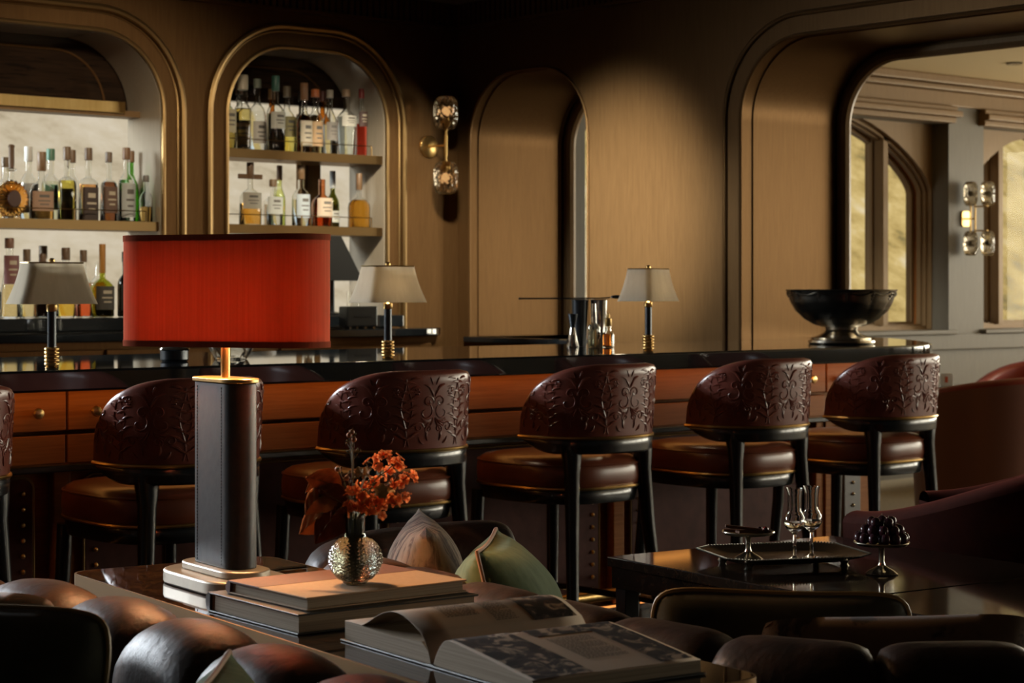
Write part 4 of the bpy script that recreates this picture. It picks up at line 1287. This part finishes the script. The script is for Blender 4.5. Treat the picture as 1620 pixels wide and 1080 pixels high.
stems = [
    # base spread, list of (dx, dz, dd, kind) tips
    (-.006, [(.045, .212, .010, 'o'), (.032, .200, -.01, 'o'), (.020, .186, -.02, 'p')], 'tall orange sprig in the middle of the vase, facing the bar'),
    (.004, [(.068, .200, .02, 'o'), (.088, .180, .015, 'o'), (.064, .166, .0, 'o')], 'orange sprig leaning right, its upper blossoms against the gold stool trim'),
    (.008, [(.086, .144, -.01, 'o'), (.068, .135, -.02, 'o'), (.052, .150, -.01, 'o')], 'low orange sprig reaching furthest right in the vase'),
    (.002, [(.030, .166, .03, 'o'), (.046, .176, .035, 'o'), (.012, .158, .03, 'o')], 'orange sprig at the back of the bouquet'),
    (-.004, [(-.012, .178, -.02, 'b'), (-.028, .192, -.015, 'b'), (-.008, .158, -.03, 'o')], 'sprig with round russet buds on the left of the bouquet'),
    (-.002, [(-.010, .247, .0, 'b'), (-.002, .240, .0, 'b'), (-.006, .252, .005, 'b')], 'tallest bare sprig topped with small russet buds'),
    (.000, [(.010, .140, -.04, 'o'), (.026, .128, -.04, 'o'), (-.010, .136, -.035, 'o'), (.002, .126, -.035, 'o')], 'short orange sprig hanging over the vase rim'),
    (.003, [(.040, .126, -.03, 'o'), (.030, .146, -.025, 'o'), (.046, .158, -.03, 'p')], 'orange sprig low at the front right of the vase rim'),
]
for (bx, tips, lab) in stems:
    t = thing('flower_stem', lab, 'flower', tuple(VB), 0, 'orange flower sprigs in the vase')
    foot = fl(bx * .6, .014, random.uniform(-.004, .004))
    neck = fl(bx * 1.2, .112, random.uniform(-.006, .006))
    sb = MB()
    fork = None
    for (dx, dz, dd, kind) in tips:
        tip = fl(dx, dz, dd)
        mid = neck * .45 + tip * .55 + fl(-dx * .10, .012, 0)
        if fork is None:
            sb.tube([foot, neck, mid, tip], [.0012, .0012, .001, .0008], 6)
            fork = neck * .5 + mid * .5
        else:
            m2 = fork * .5 + tip * .5 + fl(0, .006, 0)
            sb.tube([fork, m2, tip], [.001, .0009, .0007], 6)
        # tiny side buds
        for q in range(3):
            s0 = mid * (.7 - .25 * q) + tip * (.3 + .25 * q)
            e0 = s0 + fl(random.uniform(-.012, .012), random.uniform(.004, .014), random.uniform(-.01, .01))
            sb.tube([s0, e0], [.0006, .0006], 5).ball(e0, .0020, 6)
    sb.build('stem', M['stem'], t)
    for (dx, dz, dd, kind) in tips:
        c = fl(dx, dz, dd)
        if kind == 'b':
            MB().ball(c, .0046, 10).ball(c + fl(.001, .004, 0), .002, 6).build('bud', M['bud'], t)
        else:
            m = M['blossom'] if kind == 'o' else M['blossom_pale']
            for q in range(4):
                cc = c + fl(random.uniform(-.012, .012), random.uniform(-.010, .010), random.uniform(-.012, .012)) * (0 if q == 0 else 1)
                nrm = fl(random.uniform(-.7, .9), random.uniform(-.1, 1.0), random.uniform(-1.0, .2))
                bb = blossom(MB(), cc, random.uniform(.0085, .012), nrm)
                o = bb.build('blossom', m, t, weld=False)
leafspec = [
    ('bronze leaf spray drooping left over the books', [((-.030, .150), (-.068, .190), (-.084, .150)), ((-.026, .145), (-.064, .158), (-.080, .118)), ((-.022, .150), (-.048, .176), (-.082, .178)), ((-.020, .140), (-.058, .118), (-.094, .082))], 'leaf'),
    ('darker leaf spray low on the left of the vase', [((-.012, .130), (-.045, .150), (-.056, .165)), ((-.014, .128), (-.044, .110), (-.066, .068)), ((-.012, .134), (-.038, .152), (-.064, .140)), ((-.006, .128), (-.022, .140), (-.040, .108))], 'leaf_dark')]
for (lab, leaves, mt) in leafspec:
    t = thing('leaf_spray', lab, 'foliage', tuple(VB), 0)
    sb = MB()
    foot, neck = fl(-.003, .014, .003), fl(-.006, .114, .004)
    for k, (p0, p1, p2) in enumerate(leaves):
        dd = random.uniform(-.03, .015)
        a = fl(p0[0], p0[1], dd * .4)
        b = fl(p1[0], p1[1], dd)
        c = fl(p2[0], p2[1], dd * 1.5)
        sb.tube([foot, neck, a * .5 + neck * .5, a], [.0013, .0013, .001, .0008], 6)
        side = (c - a).cross(DV + Vector((0, 0, random.uniform(-.5, .5)))).normalized()
        ln = (c - a).length
        up = side.cross(c - a).normalized()
        def lf(u, v, a=a, b=b, c=c, side=side, ln=ln, up=up):
            p = a * (1 - u) ** 2 + b * 2 * u * (1 - u) + c * u * u
            w = math.sin(PI * u ** .75) ** .9 * ln * .36
            q = 2 * v - 1
            return tuple(p + side * w * q + up * (abs(q) * w * .45 + .0012 * math.sin(u * 30 + abs(q) * 6)))
        lfm = MB().grid(lf, 16, 8).build('leaf', M[mt], t)
        so_ = lfm.modifiers.new('solid', 'SOLIDIFY')
        so_.thickness = .0004
        MB().tube([lf(u / 10, .5) for u in range(11)], [.0008 - .00006 * u for u in range(11)], 5).build('midrib', M['stem'], lfm)
    sb.build('stem', M['stem'], t)

# open book
ob = thing('open_book', 'large open picture book lying at the near end of the console table', 'book', (1.94, 2.234, ZC), R(-7))
SL = .288      # along the spine
PW = .258
MB().box(-SL / 2 - .004, SL / 2 + .004, .006, PW + .008, 0, .003).build('cover', M['dark_cloth'], ob, smooth=False, bevel=.001)
MB().box(-SL / 2 - .004, SL / 2 + .004, -PW - .008, -.006, 0, .003).build('cover', M['dark_cloth'], ob, smooth=False, bevel=.001)
MB().box(-SL / 2 - .004, SL / 2 + .004, -.008, .008, 0, .004).build('spine', M['dark_cloth'], ob, smooth=False, bevel=.001)
def left_block(t):        # height of the lower pages, t from spine to fore edge
    return .004 + .030 * min(1, t / .10) ** .5 * (1 - .10 * t) - .004 * math.sin(PI * min(1, t * 1.2))
def left_leaf(t):         # the lifted top pages
    return left_block(t) + .036 * math.sin(PI * min(1.0, max(0, t) / .80)) ** 1.2 * (1 if t < .80 else 0)
def right_block(t):
    return .004 + .040 * math.sin(PI * .5 * min(1, t / .16)) ** .8 - .024 * max(0, (t - .16) / .84) ** 1.15
def block(fn, sgn, name, mat):
    n = 30
    prof = [(sgn * (.004 + (PW - .004) * i / n), fn(i / n)) for i in range(n + 1)]
    poly = prof + [(sgn * PW, .0032), (sgn * .004, .0032)]
    return MB().loft([[(-SL / 2, y, z) for y, z in poly], [(SL / 2, y, z) for y, z in poly]]).build(name, mat, ob)
block(left_block, 1, 'page_block', M['paper_edge'])
block(right_block, -1, 'page_block', M['paper_edge'])
def leafsurf(fn, sgn, lift):
    return lambda u, v: (-SL / 2 + SL * u, sgn * (.004 + (PW - .004) * v), fn(v) + lift)
lp = MB().grid(leafsurf(left_leaf, 1, .0008), 6, 40).build('page', M['paper'], ob)
rp = MB().grid(leafsurf(right_block, -1, .0008), 6, 40).build('page', M['paper'], ob)
for p in (lp, rp):
    m_ = p.modifiers.new('solid', 'SOLIDIFY')
    m_.thickness = .0008
def printed(page, fn, sgn, u0, u1, v0, v1, mat, name, nv=14, lift=.0018):
    MB().grid(lambda u, v: leafsurf(fn, sgn, lift)(u0 + (u1 - u0) * u, v0 + (v1 - v0) * v), 4, nv).build(name, mat, page)
printed(lp, left_leaf, 1, .70, .97, .10, .62, M['engraving'], 'picture')
printed(rp, right_block, -1, .02, .36, .08, .98, M['engraving'], 'picture')
printed(rp, right_block, -1, .44, .98, .05, .30, M['engraving'], 'picture')
printed(rp, right_block, -1, .78, .98, .30, .96, M['engraving'], 'picture')
def textblock(page, fn, sgn, u0, u1, v0, v1, rows):
    mb = MB()
    for k in range(rows):
        v = v0 + (v1 - v0) * k / rows
        u = u0
        end = u1 if (k + 1) % 7 else u0 + (u1 - u0) * .55
        while u < end:
            w = random.uniform(.010, .030)
            w = min(w, end - u)
            if w > .003:
                mb.grid(lambda a, b: leafsurf(fn, sgn, .0018)(u + w * a, v + (v1 - v0) / rows * .42 * b), 1, 1)
            u += w + .006
    mb.build('text', M['ink'], page, weld=False)
textblock(lp, left_leaf, 1, .22, .42, .22, .62, 22)
textblock(lp, left_leaf, 1, .48, .62, .14, .44, 18)
textblock(rp, right_block, -1, .46, .72, .36, .78, 24)

# ================================================================== SOFAS
def path_eval(pts):
    """smooth path through points with cumulative length"""
    P = [Vector((x, y, 0)) for x, y in pts]
    out = []
    n = len(P)
    for i in range(n - 1):
        p0, p1, p2, p3 = P[max(0, i - 1)], P[i], P[i + 1], P[min(n - 1, i + 2)]
        for k in range(20):
            t = k / 20
            out.append(.5 * ((2 * p1) + (p2 - p0) * t + (2 * p0 - 5 * p1 + 4 * p2 - p3) * t * t + (3 * p1 - p0 - 3 * p2 + p3) * t ** 3))
    out.append(P[-1])
    cum = [0]
    for a, b in zip(out[:-1], out[1:]):
        cum.append(cum[-1] + (b - a).length)
    def ev(s):
        s = min(max(s, 0), cum[-1])
        for i in range(len(out) - 1):
            if cum[i + 1] >= s:
                f = (s - cum[i]) / max(1e-9, cum[i + 1] - cum[i])
                d = (out[i + 1] - out[i]).normalized()
                j = min(i + 1, len(out) - 2)
                d2 = (out[j + 1] - out[j]).normalized()
                d = (d * (1 - f) + d2 * f).normalized()
                return out[i] * (1 - f) + out[i + 1] * f, d
        return out[-1], (out[-1] - out[-2]).normalized()
    return ev, cum[-1]
def channel_sofa(name, label, pts, inward, nch, zt, depth, thick=.20, roll=.085, ex=2.3, dip=.060, s1=1.0):
    """padded channel back following a path; inward = +1 if the seat is to the left of the path direction"""
    t = thing(name, label, 'sofa')
    ev, L = path_eval(pts)
    w = L / nch
    zs = .40
    prof = []
    # outline across the back: (n towards the seat, z), from behind at the bottom, over the top, down the front
    prof += [(-thick * .42, .10), (-thick * .46, .30), (-thick * .50, zt - .16)]
    for i in range(11):
        a = PI - PI * i / 10
        prof.append((thick * .5 * math.cos(a), zt - roll + roll * math.sin(a)))
    prof += [(thick * .52, zt - .16), (thick * .58, zs + .12), (thick * .64, zs - .02), (thick * .60, .10)]
    core = (0.0, .38)
    for c in range(nch):
        mb = MB()
        def fn(u, v, c=c):
            p, d = ev((c + .5 + (u - .5) * 1.02) * w)
            nrm = Vector((-d.y, d.x, 0)) * inward
            b = max(.0, 1 - abs(2 * u - 1) ** ex) ** .5
            f = v * (len(prof) - 1)
            i = min(len(prof) - 2, int(f)); g = f - i
            n = prof[i][0] + (prof[i + 1][0] - prof[i][0]) * g
            z = prof[i][1] + (prof[i + 1][1] - prof[i][1]) * g
            k = .74 + .26 * b
            zz = z - (1 - b) * dip * max(0, (z - .4) / (zt - .4))
            q = p + nrm * (n * k)
            return (q.x, q.y, zz)
        mb.grid(fn, 18, 44)
        mb.build('back_channel', M['sofa_leather'], t, angle=80)
    def strip(n0, n1, z0, z1, nm, mat, rnd=.03, s0=0.0, s1=1.0):
        def ring(s):
            p, d = ev(s * L)
            nrm = Vector((-d.y, d.x, 0)) * inward
            out = []
            for (n, z) in ((n0, z0), (n0, z1 - .005), (n0 + rnd * .3, z1), (n1 - rnd, z1 + .008), (n1 - rnd * .3, z1 - rnd * .3), (n1, z1 - rnd), (n1, z0)):
                q = p + nrm * n
                out.append((q.x, q.y, z))
            return out
        MB().loft([ring(s0 + (s1 - s0) * i / 40) for i in range(41)]).build(nm, mat, t, angle=50)
    strip(thick * .5, depth, .24, zs + .02, 'seat_cushion', M['sofa_leather'], s1=s1)
    strip(-thick * .3, depth - .03, .07, .24, 'sofa_base', M['black_matte'], s1=s1)
    strip(-thick * .2, depth - .08, .0, .07, 'plinth', M['black_matte'], s1=s1)
    return t
channel_sofa('channel_sofa', 'dark brown channel tufted leather sofa in the near left corner', [(1.30, 4.10), (1.52, 3.72), (1.655, 3.40), (1.690, 3.10), (1.672, 2.80), (1.638, 2.50), (1.60, 2.20), (1.565, 1.90), (1.55, 1.70)], -1, 9, .752, .62)
channel_sofa('curved_sofa', 'dark leather curved sofa wrapping round the black tables on the right', [(3.08, 3.57), (2.86, 3.62), (2.60, 3.55), (2.46, 3.34), (2.41, 3.08), (2.37, 2.80), (2.335, 2.52), (2.315, 2.24), (2.375, 2.01), (2.53, 1.86), (2.74, 1.74), (2.95, 1.62), (3.04, 1.56)], 1, 12, .725, .44, .175, .075, 5.0, .035, .90)

# ================================================================== CUSHIONS
def cushion(label, loc, rot, w, h, thick, mat, pmat_=None, ears=.04, rnd_c=.0, group='scatter cushions on the sofas', lump=0.0, seed=1):
    t = thing('cushion', label, 'cushion', loc, 0, group)
    t.rotation_euler = rot
    rnd = random.Random(seed)
    ph = [rnd.uniform(0, 6) for _ in range(6)]
    def edge(x, y):          # pull the sides in a little between the corners
        k = 1 - ears * (1 - y * y)
        k2 = 1 - ears * (1 - x * x)
        c = 1 - rnd_c * (abs(x) ** 5) * (abs(y) ** 5)
        return x * k * c * w / 2, y * k2 * c * h / 2
    def sfc(sg):
        def f(u, v):
            x, y = 2 * u - 1, 2 * v - 1
            px, py = edge(x, y)
            m = max(0.0, (1 - abs(x) ** 2.2)) ** .55 * max(0.0, (1 - abs(y) ** 2.2)) ** .55
            wr = lump * math.sin(5 * x + ph[0] + 3 * y) * math.cos(4 * y + ph[1]) * m
            return (px, sg * (thick / 2) * (m + wr), h / 2 + py)
        return f
    MB().grid(sfc(1), 24, 24).grid(sfc(-1), 24, 24).build('cover', mat, t, angle=75)
    if pmat_:
        pts = []
        for k in range(96):
            s = k / 24
            q = s % 1 * 2 - 1
            x, y = ((q, -1), (1, q), (-q, 1), (-1, -q))[int(s)]
            px, py = edge(x, y)
            pts.append((px, 0, h / 2 + py))
        MB().tube(pts, .0042, 7, closed=True).build('piping', pmat_, t)
    return t
SZ = .425
# on the near left sofa
cushion('dark moss velvet cushion in the lower left corner, plain with a thin piped edge', (1.16, 2.57, SZ), (R(-16), R(2), R(-48)), .46, .42, .13, M['moss_velvet'], M['gold_piping'], rnd_c=.10, seed=2)
cushion('spotted hide cushion on the left sofa, just behind the dark moss cushion', (1.325, 2.96, SZ - .015), (R(-14), R(2), R(-50)), .42, .395, .12, M['hide'], None, rnd_c=.12, lump=.05, seed=3)
cushion('green cushion with pale piping at the bottom left, only its top corner showing', (1.41, 2.15, SZ + .005), (R(-8), R(0), R(48)), .34, .345, .18, M['green_velvet'], M['tan_piping'], seed=4)
# on the curved sofa
cushion('brown and cream patterned cushion standing edge on behind the vase', (2.605, 3.265, SZ - .02), (R(-3), R(0), R(54)), .36, .385, .19, M['ikat'], None, lump=.05, seed=5)
cushion('sage green velvet cushion with a pale piped seam, behind the open book', (2.590, 2.93, SZ - .04), (R(-13), R(0), R(44)), .37, .40, .24, M['green_velvet'], M['tan_piping'], lump=.05, seed=6)
cushion('dark moss cushion with a gold piped edge seen from behind below the silver tray', (2.615, 2.32, SZ - .04), (R(10), R(1), R(-44)), .46, .38, .13, M['moss_velvet'], M['gold_piping'], rnd_c=.11, ears=.06, lump=.04, seed=7)
cushion('long spotted hide cushion along the bottom right, in front of the brown table', (2.645, 2.085, SZ - .03), (R(8), R(-1), R(-40)), .46, .345, .12, M['hide'], None, rnd_c=.07, ears=.03, lump=.08, seed=8)

# ================================================================== BLACK TABLES
def low_table(x, y, label, rz=R(-7), sx=.37, sy=.405):
    t = thing('lounge_table', label, 'table', (x, y, 0), rz, 'dark tables in front of the curved sofa')
    MB().box(-sx, sx, -sy, sy, .596, .62).build('tabletop', M['dark_wood'], t, smooth=False, bevel=.0025)
    MB().box(-sx + .008, sx - .008, -sy + .008, sy - .008, .545, .596).build('apron', M['dark_wood'], t, smooth=False, bevel=.002)
    for a in (-1, 1):
        for b in (-1, 1):
            MB().box(a * (sx - .035) - .02, a * (sx - .035) + .02, b * (sy - .035) - .02, b * (sy - .035) + .02, 0, .545).build('leg', M['black'], t, smooth=False, bevel=.002)
    return t
t1 = low_table(3.655, 3.055, 'black glossy table carrying the silver tray and the grapes')
dup(t1, (3.555, 2.243, 0), R(-7), 'worn glossy brown table at the right edge, in front of the table with the tray')

ZT = .6206
tr = thing('serving_tray', 'silver tray with a beaded rim holding two stemmed glasses and a small comport', 'tray', (3.572, 3.145, ZT), R(-26))
def octo(hx, hy, c):
    return [(hx, hy - c), (hx - c, hy), (-hx + c, hy), (-hx, hy - c), (-hx, -hy + c), (-hx + c, -hy), (hx - c, -hy), (hx, -hy + c)]
hx, hy = .178, .138
rings = [[(x, y, z) for x, y in octo(hx + e, hy + e, .045)] for e, z in ((-.045, .012), (-.040, .0105), (0, .024), (.004, .027), (.001, .0285), (-.006, .0265), (-.040, .0145), (-.044, .014))]
MB().loft(rings).build('tray_body', M['silver'], tr, angle=40)
oc = octo(hx + .003, hy + .003, .045)
bd = MB()
for i in range(8):
    a, b = oc[i], oc[(i + 1) % 8]
    n = max(3, int(math.hypot(b[0] - a[0], b[1] - a[1]) / .0075))
    for k in range(n):
        bd.ball((a[0] + (b[0] - a[0]) * k / n, a[1] + (b[1] - a[1]) * k / n, .028), .0028, 6)
bd.build('rim_beading', M['silver_bright'], tr)
for sx in (-1, 1):
    for sy in (-1, 1):
        MB().lathe([(.012, 0), (.008, .006), (.012, .014)], 12, (sx * .12, sy * .085, 0)).build('foot', M['silver_bright'], tr)
ZG = ZT + .0153
def grappa(x, y, label):
    g = thing('liqueur_glass', label, 'glass', (x, y, ZG), 0, 'stemmed liqueur glasses on the tray')
    o_ = [(.0001, 0), (.027, 0), (.0275, .0015), (.012, .006), (.0045, .012), (.0038, .030), (.0040, .060), (.0070, .066), (.018, .074), (.0248, .085), (.0258, .093), (.0235, .102), (.0190, .110), (.0168, .117), (.0163, .130), (.0166, .150), (.0178, .162), (.0200, .170)]
    i_ = [(.0190, .170), (.0168, .162), (.0156, .150), (.0153, .130), (.0158, .117), (.0180, .110), (.0224, .102), (.0246, .093), (.0236, .085), (.0168, .0755), (.0001, .070)]
    MB().lathe(o_ + i_, 36).build('glass_body', M['clear'], g, angle=40)
    q = [(.0001, .0704), (.0162, .0759), (.0230, .0853), (.0238, .0900), (.0001, .0900)]
    MB().lathe(q, 28).build('spirit', lmat((.97, .97, .95)), g, angle=40)
    return g
g1 = grappa(3.530, 3.072, 'stemmed tulip liqueur glass on the tray, the left one of the pair')
dup(g1, (3.592, 3.074, ZG), 0, 'stemmed tulip liqueur glass on the tray, the right one of the pair')
def comport(x, y, z, r, h, label):
    c = thing('comport', label, 'stand', (x, y, z), 0, 'small silver footed stands')
    MB().lathe([(.0001, h - .006), (r * .5, h - .005), (r * .9, h - .002), (r, h + .004), (r * .985, h + .006), (r * .88, h + .001), (r * .5, h - .002), (.0001, h - .003)], 40).build('plate', M['silver_bright'], c)
    MB().lathe([(.0001, 0), (r * .56, 0), (r * .58, .002), (r * .50, .006), (r * .44, .009), (.016, .015), (.009, .020), (.0065, .028), (.0065, h - .012), (.010, h - .005), (.0001, h - .004)], 32).build('foot', M['silver_bright'], c)
    return c
comport(3.462, 3.155, ZG, .062, .062, 'small silver stand on the tray with cinnamon sticks on it')
comport(3.600, 2.873, ZT, .064, .068, 'silver footed stand holding grapes beside the tray')
zc = ZG + .0665
for k, (dx, dy, a, l, tilt, lab) in enumerate(((-.012, .004, 20, .085, 7, 'cinnamon stick lying uppermost on the small stand'), (.006, -.012, 38, .080, 2, 'cinnamon stick at the near side of the small stand'), (-.006, .018, 8, .078, 2, 'cinnamon stick at the far side of the small stand'), (.004, .006, 60, .07, 2, 'cinnamon stick crossing under the others on the small stand'))):
    t = thing('cinnamon_stick', lab, 'cinnamon stick', (3.462 + dx, 3.155 + dy, zc + (.0085 if k == 0 else 0)), 0, 'cinnamon sticks on the small stand')
    t.rotation_euler = (0, R(tilt), R(a - 60))
    MB().tube([(-l / 2, .003, 0), (l / 2, .003, 0)], .0036, 10).tube([(-l / 2, -.003, 0), (l / 2, -.003, 0)], .0036, 10).build('bark', M['cinnamon'], t)
for k, (dx, dy, lab) in enumerate(((.044, -.020, 'shiny red berry at the right of the cinnamon sticks'), (.034, -.030, 'dark red berry next to the bright one on the small stand'), (.040, -.004, 'red berry half hidden behind the others on the small stand'))):
    t = thing('berry', lab, 'berry', (3.462 + dx * .9, 3.155 + dy * .9, zc + .003), 0, 'berries on the small stand')
    MB().ball((0, 0, 0), .0062 if k else .0072, 14).build('fruit', M['berry'] if k == 0 else M['grape'], t)
# grapes heaped on the stand, each a thing
gz = ZT + .068 + .0118
GR = .0118
spots = [(0, 0, 0)]
for r_, n_, z_ in ((.026, 6, 0), (.0515, 13, .003), (.0135, 3, .018), (.038, 9, .020), (.001, 1, .040), (.0235, 5, .037)):
    for k in range(n_):
        a = 2 * PI * k / n_ + r_ * 30
        spots.append((r_ * math.cos(a) + random.uniform(-.001, .001), r_ * math.sin(a) + random.uniform(-.001, .001), z_ + random.uniform(0, .0015)))
for k, (dx, dy, dz) in enumerate(spots):
    g = MB().ball((0, 0, 0), GR * random.uniform(.93, 1.06), 16, (1, 1, 1.08)).build('grape', M['grape'])
    g.location = (3.600 + dx, 2.873 + dy, gz + dz)
    tag(g, 'dark red grape heaped with the others on the silver footed stand', 'grape', 'grapes on the silver stand')
    if k % 3 == 0:
        MB().tube([(0, 0, GR), (.002, .001, GR + .005)], .0009, 5).build('stalk', M['stem'], g)

# ================================================================== ARMCHAIRS
def tub_chair(name, label, loc, rz, outer, inner, rim, W=.40, D=.42, zb=.78, zf=.60, group=None, th=.09):
    """tub armchair facing +Y in its own space"""
    t = thing(name, label, 'armchair', loc, rz, group)
    PH = R(128)
    def base(phi, off):
        x, y = sup(W + off, D + off, phi - PI / 2, 2.3)
        return x, y
    def topz(phi):
        k = abs(phi) / PH
        return zf + (zb - zf) * (0.5 + 0.5 * math.cos(PI * min(1, k ** 1.25)))
    def out_(u, v):
        phi = -PH + 2 * PH * u
        x, y = base(phi, -.03 * (1 - v))
        return (x, y, .10 + (topz(phi) - .03 - .10) * v)
    def in_(u, v):
        phi = -PH + 2 * PH * u
        x, y = base(phi, -th)
        return (x, y, .30 + (topz(phi) - .03 - .30) * v)
    def rim_(u, v):
        phi = -PH + 2 * PH * u
        a = PI * v
        off = -th / 2 + th / 2 * math.cos(a)
        x, y = base(phi, off)
        return (x, y, topz(phi) - .03 + .030 * math.sin(a))
    mb = MB().grid(out_, 56, 10)
    for s in (0, 1):          # close the arm fronts
        def fr(u, v, s=s):
            phi = -PH if s == 0 else PH
            x0, y0 = base(phi, -.03 * (1 - v))
            x1, y1 = base(phi, -th)
            z = .10 + (topz(phi) - .03 - .10) * v
            return (x0 + (x1 - x0) * u, y0 + (y1 - y0) * u, z)
        mb.grid(fr, 4, 10)
    mb.build('outer_back', outer, t, angle=60)
    MB().grid(in_, 56, 8).build('inner_back', inner, t, angle=60)
    MB().grid(rim_, 56, 8).build('top_rim', rim, t, angle=60)
    def sr(z, k):
        return [(sup((W - th) * k, (D - .05) * k, 2 * PI * i / 48, 3.0)[0], .02 + sup((W - th) * k, (D - .05) * k, 2 * PI * i / 48, 3.0)[1], z) for i in range(48)]
    MB().loft([sr(.22, .97), sr(.23, 1.0), sr(.40, 1.0), sr(.425, .97), sr(.44, .88), sr(.445, .5), sr(.446, .02)]).build('seat', inner, t, angle=60)
    MB().loft([sr(.10, .9), sr(.22, .94)]).build('seat_base', M['black_matte'], t)
    for sx in (-1, 1):
        for sy in (-1, 1):
            MB().tube([(sx * W * .62, sy * D * .62, 0), (sx * W * .58, sy * D * .58, .11)], [.014, .020], 10).build('leg', M['black'], t)
    return t
tub_chair('tub_armchair', 'dark red velvet tub armchair pulled up to the black table on the right', (4.525, 3.28, 0), R(20), M['red_velvet'], M['red_velvet'], M['red_velvet'], W=.40, D=.42, zb=.845, zf=.68, th=.085)
tub_chair('tub_armchair', 'maroon leather tub armchair with a red rim, just beyond the last bar stool', (8.52, 6.05, 0), R(-8), M['brown_leather'], M['red_leather'], M['red_leather'], W=.43, D=.43, zb=.845, zf=.76, group='red tub armchairs by the far windows')
tub_chair('tub_armchair', 'red tub armchair furthest back, under the sconce by the far windows', (11.05, 7.50, 0), R(100), M['brown_leather'], M['red_leather'], M['red_leather'], W=.44, D=.44, zb=.82, zf=.66, group='red tub armchairs by the far windows')
st = thing('side_table', 'small round dark side table between the far red armchairs', 'table', (9.38, 7.05, 0))
MB().lathe([(.0001, .695), (.25, .695), (.255, .702), (.255, .715), (.25, .72), (.0001, .72)], 40).build('tabletop', M['dark_wood'], st)
MB().lathe([(.0001, 0), (.18, 0), (.18, .012), (.03, .03), (.025, .695)], 32).build('pedestal', M['black'], st)
cd = thing('menu_stand', 'small white card stand with a red mark on the far side table', 'card', (9.37, 7.01, .7205), R(-40))
MB().prism(rrect(.036, .035, .012), 0, .010).xf(lambda p: (p[0], -p[2], p[1] + .035)).build('card', M['white_plastic'], cd, bevel=.001)
MB().box(-.010, .006, -.0118, -.0102, .018, .052).build('red_mark', M['red_print'], cd, smooth=False)
# recessed downlight in the pale ceiling
dl = thing('ceiling_downlight', 'small round recessed downlight in the pale ceiling of the side room', 'downlight', (10.9, 7.62, 2.74))
MB().lathe([(.055, -.008), (.050, -.010), (.035, -.004), (.030, -.0005), (.055, -.0005)], 28).build('trim_ring', M['silver_bright'], dl)
MB().lathe([(.0001, -.0025), (.033, -.0025), (.033, -.0005), (.0001, -.0005)], 24).build('lens', M['black_matte'], dl)
